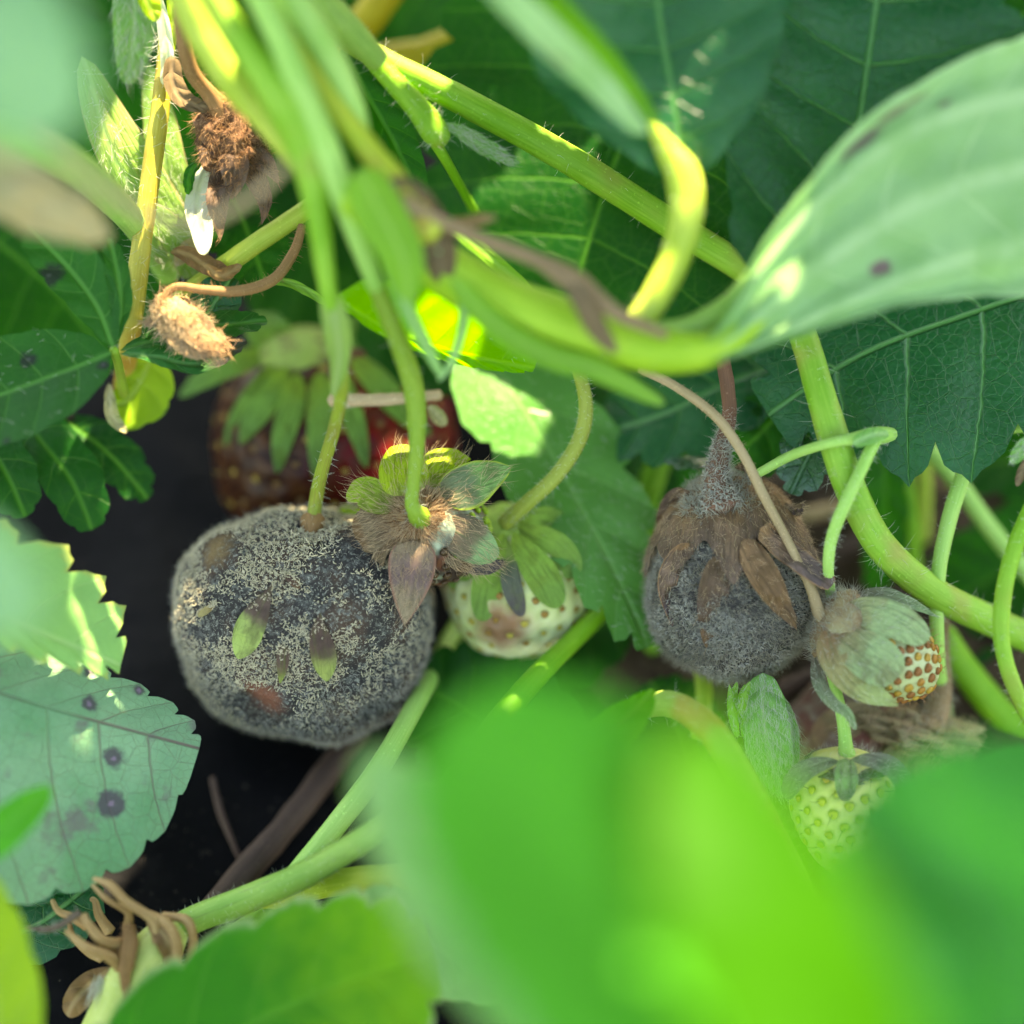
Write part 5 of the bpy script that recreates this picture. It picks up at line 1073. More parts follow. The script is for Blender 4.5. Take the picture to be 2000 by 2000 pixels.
for i, (lab, mt, pts) in enumerate([
    ('green stalk slanting behind the tall pale stalk', S_PALE, [(1780, 840, -2.4, 17), (1860, 930, -2.5, 18), (1940, 1040, -2.6, 18), (2060, 1180, -2.8, 18), (2240, 1380, -4.0, 18)]),
    ('dim green stalk upright behind the thick bright stalk', S_DEEP, [(1752, 830, -2.8, 16), (1765, 920, -3, 16), (1778, 1020, -3.2, 16), (1785, 1130, -3.6, 16)]),
    ('dim lime stalk upright in the shade near the soil', S_YEL, [(1800, 840, -3.6, 15), (1805, 960, -3.8, 15), (1800, 1100, -4.2, 15)]),
    ('deep green stalk sloping out at the lower right behind the rotten berry', S_DEEP, [(1840, 1240, -2.2, 28), (1900, 1330, -2.4, 30), (2000, 1440, -2.7, 30), (2120, 1550, -3.2, 30), (2200, 1620, -4, 30)]),
    ('blurred green stalk below the white berry', S_DEEP, [(1180, 1190, -1.8, 18), (1120, 1250, -1.4, 20), (1060, 1310, -0.9, 22), (980, 1400, -0.2, 24), (840, 1580, 1.0, 26)]),
    ('light green stalk rising from the lower leaves behind the fat mouldy berry', S_PALE, [(560, 1730, 0.0, 20), (650, 1620, -0.2, 22), (740, 1500, -0.5, 22), (810, 1380, -1.2, 20), (880, 1250, -2.9, 18), (960, 1120, -4.2, 18)]),
    ('yellowish stalk lying under the mottled runner', S_YEL, [(520, 1760, -0.7, 24), (650, 1725, -0.3, 27), (780, 1715, 0.6, 28), (920, 1720, 1.6, 28)]),
    ('dull green stalk sloping under the mottled runner', S_DEEP, [(380, 1900, -0.6, 24), (450, 1840, -0.6, 25), (530, 1780, -0.7, 25), (620, 1700, -1.0, 24)]),
    ('lime stalk end showing under the furry mouldy berry', S_YEL, [(1370, 1300, -1.9, 16), (1375, 1360, -1.6, 17), (1365, 1440, -1.2, 17)]),
    ('shaded green stalk left of the furry mouldy berry', S_DEEP, [(1290, 890, -3, 24), (1260, 990, -3, 24), (1250, 1120, -3.3, 22), (1280, 1280, -3.5, 20)]),
    ('ochre yellow stalk in deep shade at the top between leaves', S_OCHRE, [(790, -60, -3.0, 30), (730, 20, -3.0, 34), (680, 80, -3.1, 34), (640, 140, -3.3, 34)]),
    ('second ochre stalk showing behind the toothed dark leaf', S_OCHRE, [(900, 80, -3.4, 34), (830, 110, -3.4, 36), (760, 120, -3.4, 36), (690, 160, -3.6, 34)]),
]):
    stem('leaf_stalk', lab, mt, pts)
stem('leaf_stalk', 'red-flushed leaf stalk bending down into the blurred foreground leaves', S_BLUSH, [(1240, 1385, -0.6, 22), (1310, 1375, 0.2, 26), (1385, 1420, 0.8, 28), (1450, 1510, 1.3, 28), (1510, 1610, 1.8, 27), (1570, 1720, 2.6, 26), (1620, 1850, 3.6, 26)], hair=HW(200, 0.14))
th = Thing('straw', 'dry straw piece with a bright sunlit broken end above the rotting red berry', 'straw', P(760, 780, -1.2))
add_tube(th, 'stalk', S_STRAW, [(645, 781, -1.2, 13), (690, 782, -1.2, 13), (760, 780, -1.25, 12), (860, 772, -1.4, 11)], hair=(80, 0.08, 0.003, H_TAN, 0.8), wob=0.15)
add_leaf(th, 'petal', L_TAN, [(835, 790, -1.4), (850, 805, -1.35), (870, 828, -1.3)], 14, 14, None, nv=4, tooth=0, crumple=0.05)
for lab, pts in [('brown straw lying blurred on the black film', [(390, 1800, -0.9, 24), (500, 1680, -1.35, 27), (600, 1560, -1.9, 27), (700, 1430, -2.5, 26)]),
                 ('thin pale straw fibre on the black film', [(415, 1520, -2.2, 6), (432, 1590, -1.9, 7), (470, 1680, -1.6, 6)]),
                 ('broken straw on the soil behind the furry mouldy berry', [(1560, 1010, -4.0, 14), (1680, 990, -4.2, 14), (1800, 1010, -4.3, 14)]),
                 ('dull straw crossing the soil under the thick stalk', [(1580, 1100, -3.8, 18), (1700, 1060, -4.0, 18), (1790, 1120, -3.9, 16)]),
                 ('curved straw on the soil at the right edge', [(1850, 950, -4.6, 18), (1930, 900, -4.8, 18), (2040, 960, -4.7, 18)]),
                 ('short straw under the furry mouldy berry', [(1480, 1370, -2.6, 16), (1560, 1330, -2.8, 16), (1620, 1300, -3.0, 14)])]:
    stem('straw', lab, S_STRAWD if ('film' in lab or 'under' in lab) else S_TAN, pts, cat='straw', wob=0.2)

# ------------------------------------------------------------------ leaves
def leaf(label, blades, stalk=None, name='strawberry_leaf', group=None):
    """blades: (material, midrib, left width, right width, options)"""
    th = Thing(name, label, 'leaf', P(*blades[0][1][0]), group)
    for mt, mid, wl, wr, kw in blades:
        add_leaf(th, 'leaflet', mt, mid, wl, wr, None, **kw)
    if stalk: add_tube(th, 'petiole', stalk[0], stalk[1])
    return th
D = dict
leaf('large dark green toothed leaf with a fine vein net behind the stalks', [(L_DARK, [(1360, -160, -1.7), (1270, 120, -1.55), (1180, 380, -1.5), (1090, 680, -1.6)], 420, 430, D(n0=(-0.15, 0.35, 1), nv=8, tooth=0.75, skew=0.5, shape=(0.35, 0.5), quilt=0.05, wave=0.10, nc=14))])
leaf('blurred dark leaflet rising to the top edge from the yellow-green stalk', [(L_BLUE, [(1345, 355, 1.4), (1318, 200, 1.4), (1292, 40, 1.5), (1270, -260, 1.9)], 300, 250, D(n0=(0.05, 0.1, 1), nv=7, tooth=0.3, skew=0.6, fold=(0.25, 0.25), curl=(0.05, -0.05), quilt=0.05, wave=0.12, shape=(0.7, 0.4)))])
leaf('pale folded leaflet edge sweeping blurred to the top of the frame', [(L_PALE, [(1268, 262, 2.6), (1180, 150, 3.0), (1080, 50, 3.4), (930, -90, 3.9)], 52, 14, D(n0=(-0.3, 0.1, 1), nv=7, tooth=0.1, skew=0.8, shape=(0.4, 0.3), quilt=0.02)),
      (L_LIT, [(1285, 250, 2.55), (1230, 170, 2.8), (1150, 80, 3.1), (1010, -60, 3.5)], 20, 26, D(n0=(0.3, 0.4, 1), nv=7, tooth=0.1, skew=0.8, shape=(0.4, 0.3), quilt=0.02))])  # narrow blade in the lit colour paints the sunlit edge
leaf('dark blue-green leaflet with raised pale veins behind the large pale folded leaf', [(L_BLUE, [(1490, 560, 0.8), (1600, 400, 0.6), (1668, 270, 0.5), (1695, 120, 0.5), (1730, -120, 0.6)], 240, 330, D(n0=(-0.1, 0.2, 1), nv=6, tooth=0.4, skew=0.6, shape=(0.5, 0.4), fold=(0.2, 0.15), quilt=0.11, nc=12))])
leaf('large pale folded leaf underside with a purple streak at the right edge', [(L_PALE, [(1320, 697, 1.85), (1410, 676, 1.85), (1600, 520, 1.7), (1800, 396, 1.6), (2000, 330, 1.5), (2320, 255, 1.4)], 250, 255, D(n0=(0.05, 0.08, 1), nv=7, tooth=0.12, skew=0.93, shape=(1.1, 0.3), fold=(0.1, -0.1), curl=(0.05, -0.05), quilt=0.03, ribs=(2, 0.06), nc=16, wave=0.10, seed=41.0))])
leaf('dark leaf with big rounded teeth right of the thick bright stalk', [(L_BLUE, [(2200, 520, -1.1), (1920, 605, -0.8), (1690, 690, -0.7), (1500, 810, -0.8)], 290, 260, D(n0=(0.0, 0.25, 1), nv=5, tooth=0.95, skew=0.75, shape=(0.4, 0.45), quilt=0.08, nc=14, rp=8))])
leaf('drooping dark leaf lobe with reflections painted pale on its tip left of the thick stalk', [(L_SHEEN, [(1660, 740, -1.0), (1610, 830, -0.9), (1575, 900, -0.8), (1545, 965, -0.8)], 62, 62, D(n0=(0.1, 0.3, 1), nv=4, tooth=0.4, shape=(0.5, 0.5), quilt=0.05, fold=(0.3, 0.1)))])
leaf('shaded dark leaf above the furry mouldy berry', [(L_BLUE, [(1560, 690, -1.8), (1420, 750, -1.8), (1300, 810, -1.9), (1170, 850, -2.1)], 110, 130, D(n0=(0, 0.5, 1), nv=5, tooth=0.6, shape=(0.5, 0.5), quilt=0.06)),
      (L_DARK, [(1600, 740, -1.6), (1530, 800, -1.5), (1470, 860, -1.5), (1420, 900, -1.7)], 80, 70, D(n0=(0, 0.5, 1), nv=5, tooth=0.6, quilt=0.05))])
leaf('small leaf tip with a pale point beside the furry stalk', [(L_SHEEN, [(1440, 860, -2.0), (1390, 890, -1.7), (1345, 905, -1.5), (1298, 906, -1.4)], 26, 22, D(n0=(0, 0.8, 0.6), nv=4, tooth=0.3))])
leaf('green leaflet with hairy underside and a glaring sun patch above the white berry', [(L_UND, [(880, 600, -2.35), (985, 740, -2.05), (1080, 890, -1.75), (1175, 1060, -1.45), (1265, 1265, -1.3)], 135, 115, D(n0=(-0.15, 0.45, 1), n1=(0.5, 0.2, 1), nv=6, tooth=0.55, skew=0.75, shape=(0.35, 0.45), fold=(0.05, 0.05), quilt=0.05, hair=(420, 0.12, 0.003, H_WHITE, 0.55)))])
leaf('yellow-green translucent leaflet lit through by the sun over the white petal', [(L_LIT, [(655, 578, 0.4), (760, 640, 0.2), (880, 690, 0.0), (1045, 718, -0.3)], 150, 26, D(n0=(-0.2, -0.55, 0.8), nv=6, tooth=0.35, skew=0.7, shape=(0.5, 0.4), quilt=0.05, hair=(40, 0.08, 0.0026, H_WHITE, 0.4)))])
leaf('narrow dark green leaflet hanging between the stalks and the forked one', [(L_MID, [(670, 90, 0.1), (720, 190, 0.0), (770, 280, -0.1), (825, 395, -0.2)], 46, 50, D(n0=(0.2, 0.2, 1), nv=6, tooth=0.05, fold=(0.25, 0.25), shape=(0.5, 0.5)))])
leaf('glossy three-part leaf with dark spots at the left edge', [
    (L_GLOSS, [(222, 678, 0.1), (190, 600, 0.15), (130, 520, 0.2), (50, 440, 0.3)], 52, 62, D(n0=(-0.1, 0.2, 1), nv=5, tooth=0.25, fold=(0.25, 0.2), shape=(0.7, 0.45))),
    (L_GLOSS, [(224, 672, 0.05), (236, 600, 0.1), (230, 540, 0.12), (212, 466, 0.1)], 26, 24, D(n0=(0.3, 0.2, 1), nv=4, tooth=0.2, fold=(0.2, 0.2))),
    (L_GLOSS, [(218, 690, 0.2), (130, 725, 0.25), (20, 765, 0.3), (-190, 830, 0.5)], 120, 115, D(n0=(0.0, 0.35, 1), nv=6, tooth=0.12, skew=0.6, shape=(0.55, 0.5), fold=(0.22, 0.22), quilt=0.02, hair=(60, 0.12, 0.0026, H_WHITE, 0.4))),
    (L_GLOSS, [(235, 688, -0.1), (330, 660, -0.3), (420, 640, -0.4), (522, 624, -0.5)], 34, 40, D(n0=(0.0, 0.6, 0.8), nv=5, tooth=0.2, fold=(0.2, 0.2))),
    (leaf_mat('leaf_browning', (0.02, 0.14, 0.03), (0.1, 0.28, 0.08), (0.06, 0.3, 0.01), 0.25, 0.35, tip=(0.05, 0.045, 0.04), tipx=(0.55, 0.8)), [(235, 692, 0.0), (310, 700, -0.1), (390, 708, -0.15), (480, 662, -0.2)], 40, 26, D(n0=(0, 0.6, 0.8), nv=5, tooth=0.2, fold=(0.15, 0.15)))],
    (S_GREEN, [(222, 684, 0.08, 9), (232, 715, -0.5, 9), (245, 790, -1.8, 9)]))
leaf('blue-green leaflet half hidden behind the tan withered bud', [(L_BLUE, [(365, 690, -0.7), (390, 640, -0.6), (420, 590, -0.6), (455, 540, -0.7)], 46, 50, D(n0=(0.2, 0.3, 1), nv=5, tooth=0.15, fold=(0.2, 0.2)))])
leaf('thin light green leaflet tip lying beside the brown bent stalk', [(L_BRACT, [(480, 560, -0.5), (540, 552, -0.45), (590, 565, -0.4), (645, 598, -0.35)], 9, 12, D(nv=4, tooth=0, n0=(0, 0.5, 1)))])
leaf('yellow-green torn leaf with a dry curled tip over the black film', [(L_YEL2, [(300, 680, -1.2), (280, 730, -1.3), (250, 780, -1.4), (218, 790, -1.3)], 70, 40, D(n0=(0.2, 0.3, 1), nv=4, tooth=0.3, wave=0.1)),
      (L_TAN, [(212, 745, -1.2), (215, 785, -1.1), (222, 820, -1.1), (245, 842, -1.0)], 14, 12, D(nv=4, tooth=0, crumple=0.1))])
leaf('deep green lobed leaf over the black film below the glossy spotted leaf', [
    (L_MID, [(20, 780, -1.4), (80, 860, -1.2), (140, 940, -1.1), (180, 1035, -1.1)], 64, 56, D(n0=(0, 0.4, 1), nv=4, tooth=0.15, shape=(0.4, 0.35), fold=(0.15, 0.15))),
    (L_DARK, [(100, 800, -1.6), (170, 850, -1.5), (225, 900, -1.5), (288, 975, -1.6)], 50, 46, D(n0=(0.1, 0.4, 1), nv=4, tooth=0.3, fold=(0.2, 0.2))),
    (L_MID, [(-60, 800, -1.2), (-20, 870, -1.1), (20, 940, -1.0), (50, 1010, -1.0)], 60, 60, D(n0=(0, 0.4, 1), nv=4, tooth=0.2, fold=(0.2, 0.2)))])
leaf('pale yellow-edged toothed leaf coming in from the left edge', [(L_YEL, [(-420, 1090, 5.0), (-150, 1160, 2.8), (50, 1225, 1.0), (235, 1300, 0.1)], 205, 60, D(n0=(0.25, 0.45, 1), n1=(0.0, 0.35, 1), nv=8, tooth=0.7, skew=0.75, shape=(0.5, 0.42), quilt=0.04, mucro=0.35))])
leaf('large pale leaf with purple veins and round spots left of the mouldy berry', [(L_PURP, [(-420, 1230, 0.7), (-150, 1305, 0.4), (80, 1378, 0.3), (390, 1462, -0.2)], 130, 400, D(n0=(0.0, 0.15, 1), nv=8, tooth=0.42, skew=0.85, shape=(0.42, 0.42), fold=(-0.5, 0.0), quilt=0.03, wave=0.08, nc=16, rp=8, mucro=0.12))])
leaf('bright green narrow leaflet tip blurred at the left edge', [(L_FG, [(-80, 1690, 2.6), (0, 1625, 2.5), (50, 1580, 2.3), (98, 1538, 2.0)], 40, 44, D(nv=4, tooth=0.05, shape=(0.4, 0.6)))])
leaf('dark green leaf tips peeping out under the large purple-veined leaf', [
    (L_DARK, [(60, 1640, -0.8), (170, 1590, -0.7), (260, 1545, -0.7), (346, 1504, -0.7)], 50, 60, D(n0=(0, 0.5, 1), nv=4, tooth=0.4)),
    (L_BLUE, [(-40, 1760, -0.6), (60, 1710, -0.6), (140, 1670, -0.6), (215, 1636, -0.7)], 60, 70, D(n0=(0, 0.5, 1), nv=4, tooth=0.4)),
    (L_BLUE, [(-40, 1850, -0.5), (60, 1810, -0.4), (120, 1770, -0.4), (192, 1715, -0.5)], 80, 80, D(n0=(0, 0.5, 1), nv=4, tooth=0.4))])
leaf('yellow-green leaf blurred in the lower left corner', [(L_YEL2, [(-60, 2250, 2.8), (-10, 2050, 2.7), (-20, 1880, 2.6), (-60, 1690, 2.6)], 110, 92, D(n0=(0.2, 0.2, 1), nv=5, tooth=0.1, shape=(0.4, 0.5)))])
leaf('bright green leaf with whitish tooth tips along the bottom edge', [(L_BOT, [(60, 2320, 2.2), (340, 2090, 1.9), (600, 1950, 1.7), (845, 1870, 1.6)], 190, 190, D(n0=(0.05, 0.3, 1), nv=7, tooth=0.5, skew=0.75, shape=(0.5, 0.3), quilt=0.03, fold=(0.1, 0.1), nc=12, rp=8))])
leaf('pale yellowish leaf with a dark blot behind the bottom leaf', [(L_YEL, [(980, 1960, 1.0), (880, 1880, 0.9), (780, 1810, 0.9), (680, 1765, 0.8)], 90, 80, D(n0=(0, 0.4, 1), nv=5, tooth=0.3))])
# foreground, far out of focus
leaf('large out-of-focus green leaf filling the lower middle', [(L_FG, [(1600, 2330, 11.0), (1340, 1990, 10.5), (1120, 1690, 9.8), (880, 1390, 8.8)], 270, 330, D(n0=(-0.1, 0.35, 1), nv=7, tooth=0.3, shape=(0.5, 0.45), fold=(0.15, 0.05), quilt=0.01))])
leaf('out-of-focus yellow-green leaf glowing in the lower right middle', [(L_FGY, [(1800, 2500, 12.4), (1640, 2080, 12.0), (1500, 1780, 11.6), (1300, 1420, 10.8)], 230, 190, D(n0=(0.1, 0.25, 1), nv=7, tooth=0.3, shape=(0.5, 0.4), fold=(0.1, 0.1), quilt=0.01))])
leaf('out-of-focus blue-green leaf in the lower right corner', [(L_FGB, [(2170, 2450, 8.2), (2010, 2050, 7.8), (1900, 1770, 7.4), (1790, 1480, 6.8)], 280, 330, D(n0=(-0.1, 0.3, 1), nv=7, tooth=0.4, shape=(0.5, 0.4), quilt=0.03, wave=0.35, fold=(0.35, 0.3), curl=(-0.1, -0.1)))])
leaf('out-of-focus leaf edge catching light beside the blue-green corner leaf', [(L_FGB, [(2300, 2200, 3.6), (2120, 1900, 3.4), (2020, 1660, 3.2), (1960, 1450, 2.8)], 160, 160, D(n0=(-0.1, 0.5, 1), nv=6, tooth=0.4))])
leaf('pale out-of-focus leaf band below the large middle leaf', [(L_YEL, [(1400, 2330, 8.2), (1120, 2020, 8.0), (900, 1780, 7.4), (720, 1480, 6.2)], 110, 130, D(n0=(-0.2, 0.4, 1), nv=7, tooth=0.3, shape=(0.4, 0.4)))])
leaf('small green leaf tip beside the red-flushed stalk', [(L_LIT, [(1120, 1520, 1.2), (1190, 1430, 0.9), (1245, 1380, 0.7), (1278, 1345, 0.5)], 44, 50, D(n0=(0, 0.4, 1), nv=4, tooth=0.1, shape=(0.4, 0.7)))])
leaf('mint green leaf close to the lens in the upper left corner', [(leaf_mat('leaf_mint', (0.20, 0.42, 0.20), (0.28, 0.48, 0.26), (0.22, 0.5, 0.10), 0.3, 0.5, ret=0.1), [(-200, -260, 9.0), (-80, -60, 9.0), (20, 90, 8.8), (120, 270, 8.5)], 150, 170, D(n0=(0.1, 0.4, 1), nv=6, tooth=0.2, shape=(0.4, 0.4)))])
leaf('mint green leaf close to the lens at the left edge', [(leaf_mat('leaf_mint', (), (), ()), [(-260, 1000, 8.0), (-120, 1080, 8.0), (-20, 1150, 7.8), (60, 1230, 7.6)], 110, 90, D(n0=(0.2, 0.4, 1), nv=6, tooth=0.2, shape=(0.4, 0.4)))])
leaf('tan dry leaf curled and blurred at the left edge', [(L_TAN, [(-120, 300, 3.6), (-20, 350, 3.6), (90, 400, 3.5), (212, 468, 3.2)], 70, 66, D(n0=(0, 0.3, 1), nv=5, tooth=0.15, shape=(0.4, 0.6), crumple=0.12, wave=0.15))])
leaf('silky pale green stipule at the plant crown under the top edge', [(L_SILK, [(258, -60, -1.2), (262, 40, -1.1), (258, 100, -1.1), (248, 165, -1.1)], 44, 42, D(n0=(0.2, 0.1, 1), nv=6, tooth=0, skew=0.95, shape=(0.3, 0.5), curl=(-0.8, -0.8), hair=(380, 0.22, 0.003, H_WHITE, 0.9)))], name='stipule')
leaf('green toothed leaflet behind the yellow cut stalk', [(L_DARK, [(420, 320, -1.5), (460, 400, -1.4), (490, 470, -1.3), (520, 560, -1.4)], 70, 80, D(n0=(0, 0.4, 1), nv=5, tooth=0.6, quilt=0.04))])
leaf('papery brown bract torn at the foot of the yellow cut stalk', [(L_DRY, [(330, 490, -0.8), (370, 500, -0.7), (410, 525, -0.6), (450, 535, -0.5)], 22, 20, D(nv=4, tooth=0, crumple=0.12)), (L_TAN, [(340, 520, -0.9), (375, 480, -0.9), (400, 475, -0.9)], 18, 18, D(nv=4, tooth=0, crumple=0.1)), (L_DRY, [(395, 515, -0.5), (430, 535, -0.42), (470, 515, -0.42)], 14, 12, D(nv=4, tooth=0, crumple=0.08))])
leaf('white sunlit sliver of a dry bract at the top of the ochre stalk', [(L_WHITE, [(300, -40, -0.2), (318, 40, -0.2), (325, 110, -0.2), (316, 165, -0.25)], 14, 14, D(nv=4, tooth=0, curl=(-2, -2))), (L_YEL2, [(330, -40, -0.4), (338, 40, -0.4), (332, 110, -0.4)], 10, 12, D(nv=4, tooth=0)), (L_YEL2, [(260, -60, 0.2), (290, 10, 0.2), (305, 40, 0.2)], 26, 16, D(nv=4, tooth=0))], name='bract')
# furled new leaf
th = Thing('furled_leaf', 'folded new leaflet with silky white hairs under the furry mouldy berry', 'leaf', P(1530, 1560, -0.4))
add_leaf(th, 'leaflet', L_SILK, [(1490, 1315, -0.5), (1490, 1390, -0.3), (1502, 1470, -0.25), (1530, 1555, -0.3)], 50, 46, None, n0=(-0.3, 0.1, 1), nv=8, tooth=0.1, skew=0.95, shape=(0.5, 0.6), curl=(-0.9, -0.9), quilt=0.035, hair=(900, 0.16, 0.003, H_WHITE, 0.85))
add_leaf(th, 'leaflet', L_SILK, [(1500, 1320, -0.5), (1535, 1390, -0.45), (1545, 1460, -0.45), (1533, 1550, -0.4)], 22, 26, None, n0=(0.5, 0.1, 1), nv=8, tooth=0.1, skew=0.95, curl=(-1, -1), hair=(500, 0.14, 0.003, H_WHITE, 0.85))
for k, (x0, y0, x1, y1) in enumerate([(1470, 1340, 1452, 1440), (1455, 1335, 1438, 1420), (1440, 1330, 1428, 1400), (1482, 1340, 1468, 1450), (1425, 1335, 1440, 1440), (1465, 1330, 1446, 1395)]):
    add_leaf(th, 'leaflet', L_BRACT, [(x0, y0, -0.5 + 0.03 * k), ((x0 + x1) / 2 - 3, (y0 + y1) / 2, -0.4 + 0.03 * k), (x1, y1, -0.42 + 0.03 * k)], 9, 9, None, nv=4, tooth=0, curl=(-3, -3), hair=(60, 0.08, 0.0026, H_WHITE, 0.6))
# the lime stalk's hanging bract, right edge
leaf('hairy green bract tip hanging at the right edge', [(L_SILK, [(2030, 840, 0.1), (2000, 870, 0.1), (1975, 905, 0.1)], 16, 14, D(nv=4, tooth=0, hair=(120, 0.07, 0.0026, H_WHITE, 0.6)))], name='bract')
leaf('mauve withered petal hanging at the right edge', [(L_GREYDRY, [(2020, 880, 0.0), (2000, 910, 0.0), (1985, 950, 0.0)], 10, 9, D(nv=4, tooth=0, crumple=0.08))], name='petal')

# background leaves in the shade
BGL = [  # (label, material, midrib, width)
    ('very dark leaf added far back to fill the dark gap between the top stalks', L_DARK, [(1000, -260, -6.0), (880, -100, -6.0), (760, 60, -6.2), (640, 240, -6.6)], 300),  # added filler, its dark green stands in for the shaded gap
    ('far dark leaf added to close the gap in the upper right corner', L_DARK, [(2300, -250, -2.0), (2120, -80, -2.0), (1950, 80, -2.2), (1800, 260, -2.4)], 280),  # added dark filler behind the corner
    ('green leaf beyond the right edge over the soil', L_MID, [(2500, 1500, -2.6), (2380, 1420, -2.4), (2260, 1330, -2.4), (2120, 1240, -2.6)], 160),
    ('dark leaf beyond the right edge above the soil', L_DARK, [(2600, 700, -2.4), (2450, 800, -2.4), (2300, 920, -2.6), (2160, 1010, -3.0)], 180),
    ('far dark leaf behind the top left stipule', L_DARK, [(-100, -200, -5.0), (80, -60, -5.0), (250, 60, -5.2), (420, 150, -5.4)], 260),
    ('shaded spotted leaf at the left edge behind the tan dry leaf', L_DARK, [(-140, 380, -2.6), (0, 480, -2.6), (120, 580, -2.8), (220, 720, -3.2)], 210),
    ('shaded green leaf behind the plant crown', L_MID, [(60, 40, -2.6), (120, 160, -2.6), (180, 300, -2.8), (200, 430, -3.2)], 170),
    ('shaded green leaflet between the crown and the withered flower', L_MID, [(330, 200, -2.2), (350, 300, -2.4), (345, 420, -2.6), (340, 520, -3)], 80),
    ('dark leaf deep behind the red-stained berry calyx', L_DARK, [(480, 420, -4.2), (600, 500, -4.4), (720, 580, -4.6), (860, 660, -5)], 200),
    ('deep shade leaf behind the ochre stalks at the top', L_DARK, [(420, -100, -4.5), (520, 60, -4.6), (600, 220, -4.8), (680, 400, -5.2)], 220),
    ('shaded leaf behind the sunlit translucent leaflet', L_MID, [(700, 620, -2.8), (800, 680, -2.9), (920, 700, -3.2), (1020, 690, -3.4)], 90),
    ('dark leaf in deep shade above the furry mouldy berry', L_DARK, [(1100, 640, -3.4), (1220, 720, -3.6), (1340, 830, -3.8), (1420, 960, -4.2)], 190),
    ('shaded green leaf beside the furry mouldy berry stalk', L_MID, [(1230, 800, -3.6), (1260, 960, -3.8), (1240, 1120, -4), (1200, 1250, -4)], 70),
    ('green leaf in the shade at the right edge', L_MID, [(2120, 1000, -3.6), (2010, 1080, -3.6), (1900, 1150, -3.6), (1820, 1200, -3.8)], 110),
    ('upright dark leaflet behind the thick bright stalk', L_MID, [(1720, 830, -2.6), (1728, 960, -2.8), (1725, 1080, -3.2), (1705, 1160, -3.4)], 44),
    ('dark leaf behind the blue-green leaf at the top right', L_DARK, [(1350, 480, -2.2), (1480, 380, -2.2), (1600, 200, -2.4), (1700, 0, -2.4)], 230),
    ('deep green leaf under the white berry', L_MID, [(1240, 1180, -3.0), (1160, 1230, -2.8), (1060, 1300, -2.6), (940, 1360, -2.4)], 90),
    ('green leaf below the white berry facing the soil', L_MID, [(1100, 1560, -0.8), (1000, 1450, -1.2), (900, 1380, -1.6), (800, 1330, -1.9)], 150),
    ('dark leaflet under the furled silky leaf', L_DARK, [(1340, 1560, -1.2), (1340, 1480, -1.6), (1310, 1400, -2.0), (1270, 1330, -2.3)], 90),
    ('shaded leaf at the right edge below the toothed dark leaf', L_DARK, [(2200, 820, -3.2), (2080, 860, -3.2), (1960, 900, -3.4), (1850, 900, -3.6)], 90),
    ('dim leaf at the right edge beside the deep green stalk', L_DARK, [(2150, 1350, -3.0), (2060, 1330, -3.0), (1960, 1350, -3.0), (1890, 1400, -2.8)], 90),
]
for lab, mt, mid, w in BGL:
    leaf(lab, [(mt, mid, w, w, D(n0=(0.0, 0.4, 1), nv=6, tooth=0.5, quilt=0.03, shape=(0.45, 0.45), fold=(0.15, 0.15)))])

# ------------------------------------------------------------------ unseen canopy above the frame, laid out to shade the fruit
e1 = unit(np.cross(SUN_CAM, [0.0, 0.0, 1.0])); e1 = e1 if e1[0] > 0 else -e1
e2 = unit(np.cross(e1, SUN_CAM)); e2 = e2 if e2[1] > 0 else -e2
def sunuv(p): return np.array([p @ e1, p @ e2])
GAPS = [(1560, 1810, 11.8, 0.75), (1640, 1980, 12.0, 0.7), (1430, 1600, 11.2, 0.5),  # (px, py, z, radius cm): places the sun reaches
    (955, 775, -2.0, 0.50), (905, 740, -2.1, 0.35), (1000, 800, -1.95, 0.40), (1000, 740, -2.0, 0.35), (880, 645, 0.1, 0.32), (395, 350, -0.75, 0.25), (390, 400, -0.45, 0.25), (395, 450, -0.15, 0.2), (322, 40, -0.2, 0.35), (320, 120, -0.2, 0.2),
    (425, 95, 1.9, 0.34), (400, 665, 0.1, 0.16), (655, 781, -1.2, 0.14), (700, 781, -1.2, 0.12), (1300, 315, 1.6, 0.25), (300, 330, -0.4, 0.2), (1510, 510, 1.75, 0.04), (400, 250, -0.4, 0.15)]
gp = [(sunuv(P(x, y, z)), r) for x, y, z, r in GAPS]
FORCE = [(1234, 1857, 10.2), (1120, 1680, 9.8), (1000, 1540, 9.3), (1330, 2000, 10.6), (690, 1040, -0.7), (1275, 1910, 10.3), (1230, 1890, 10.2), (120, 1180, 0.9), (50, 1220, 1.2), (190, 1240, 0.4), (150, 1140, 0.8), (1290, 1905, 10.3)]     # extra canopy leaves are put in to shade these places
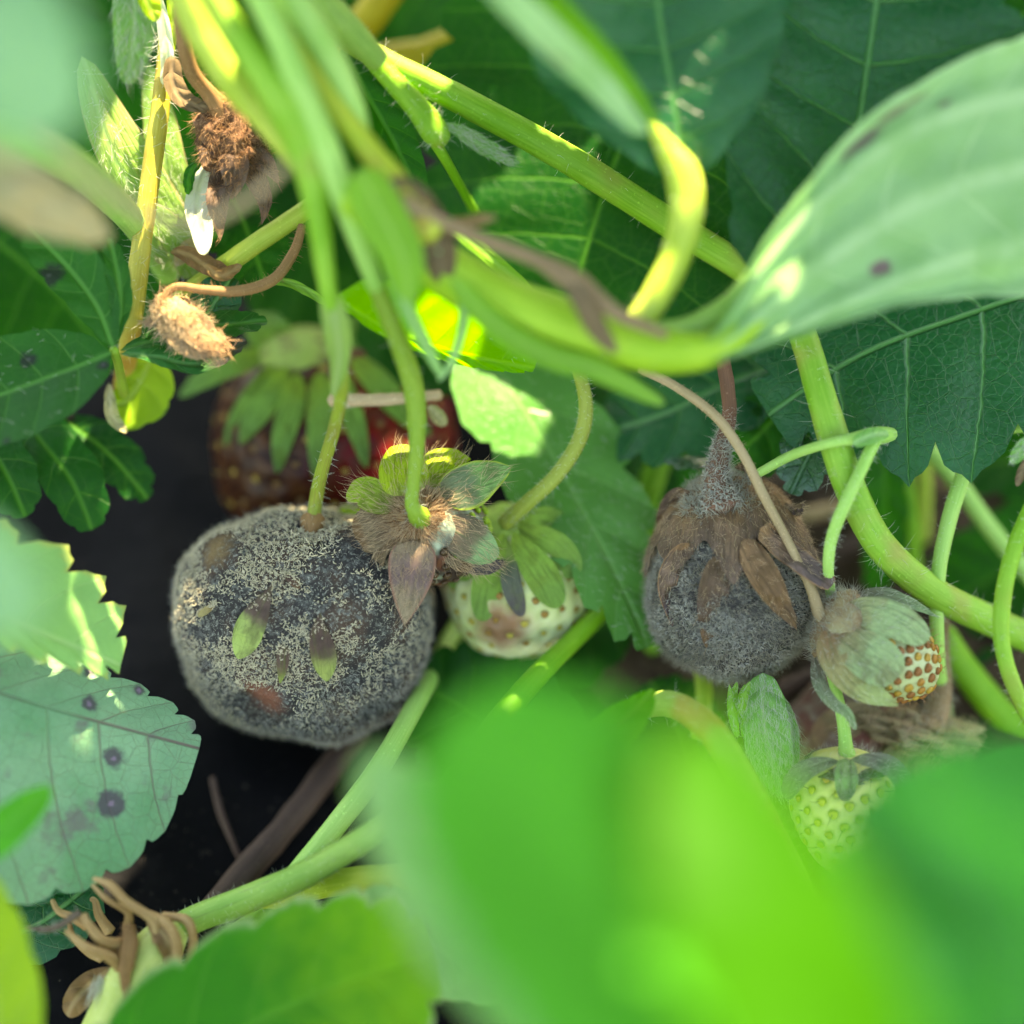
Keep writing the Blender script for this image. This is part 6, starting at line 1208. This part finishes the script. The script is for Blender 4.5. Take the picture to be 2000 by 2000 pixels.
def canopy():
    rs = np.random.default_rng(3)
    Vs, Fs, U1, U2, U3 = [], [], [], [], []; off = 0; placed = []
    cand = 0
    while cand < 16000 and len(placed) < 420:
        cand += 1
        q = np.array([rs.uniform(-11, 11), rs.uniform(-12.0, 10)])
        if cand <= len(FORCE): q = sunuv(P(*FORCE[cand - 1]))
        R = rs.uniform(1.2, 2.4) if cand < 2500 else rs.uniform(0.55, 1.2) if cand < 8000 else rs.uniform(0.3, 0.6)
        if cand <= len(FORCE): R = 0.72 if cand < 5 else 0.5
        if any(np.linalg.norm(q - g) < R * 1.06 + r for g, r in gp): continue
        if any(np.linalg.norm(q - p) < (0.6 * rr if cand < 2500 else 0.75 * rr) for p, rr in placed): continue
        h = 17.0 + rs.uniform(-2.0, 5.0)
        if q[1] < -12: continue
        c = e1 * q[0] + e2 * q[1] + SUN_CAM * h
        # keep it out of the frame
        if c[1] < 6.4 * (DIST - c[2]) / DIST + R + 1.2 and abs(c[0]) < 6.4 * (DIST - c[2]) / DIST + R + 1.2: continue
        if c[2] > 20: continue
        a = rs.uniform(0, 6.28); d = e1 * math.cos(a) + e2 * math.sin(a)
        n = unit(SUN_CAM + rs.normal(size=3) * 0.22)
        to = lambda v: (1000 + v[0] * PPC * DIST / (DIST - v[2]), 1000 - v[1] * PPC * DIST / (DIST - v[2]), v[2])
        w = R * 0.95 * PPC * DIST / (DIST - c[2])
        V, F, uv, C, N = leaf_mesh([to(c - d * R), to(c), to(c + d * R)], w, w, n0=n, nv=6, tooth=0.5, shape=(0.5, 0.4), quilt=0.05, nc=4, rp=4, seed=cand * 1.1)
        Vs.append(V); Fs.append(F + off); off += len(V); U1.append(uv['vein']); U2.append(uv['flat']); U3.append(uv['par']); placed.append((q, R))
    o = build('foliage', np.vstack(Vs), np.vstack(Fs), L_MID, None, None, {'vein': np.vstack(U1), 'flat': np.vstack(U2), 'par': np.vstack(U3)}, kind='stuff')
    o['label'] = 'unseen leafy top of the strawberry plant, arranged to shade the fruit from above'; o['category'] = 'foliage'
    print('canopy leaves', len(placed))
canopy()
print('objects', len(bpy.data.objects), 'tris', sum(len(o.data.polygons) for o in bpy.data.objects if o.type == 'MESH'))
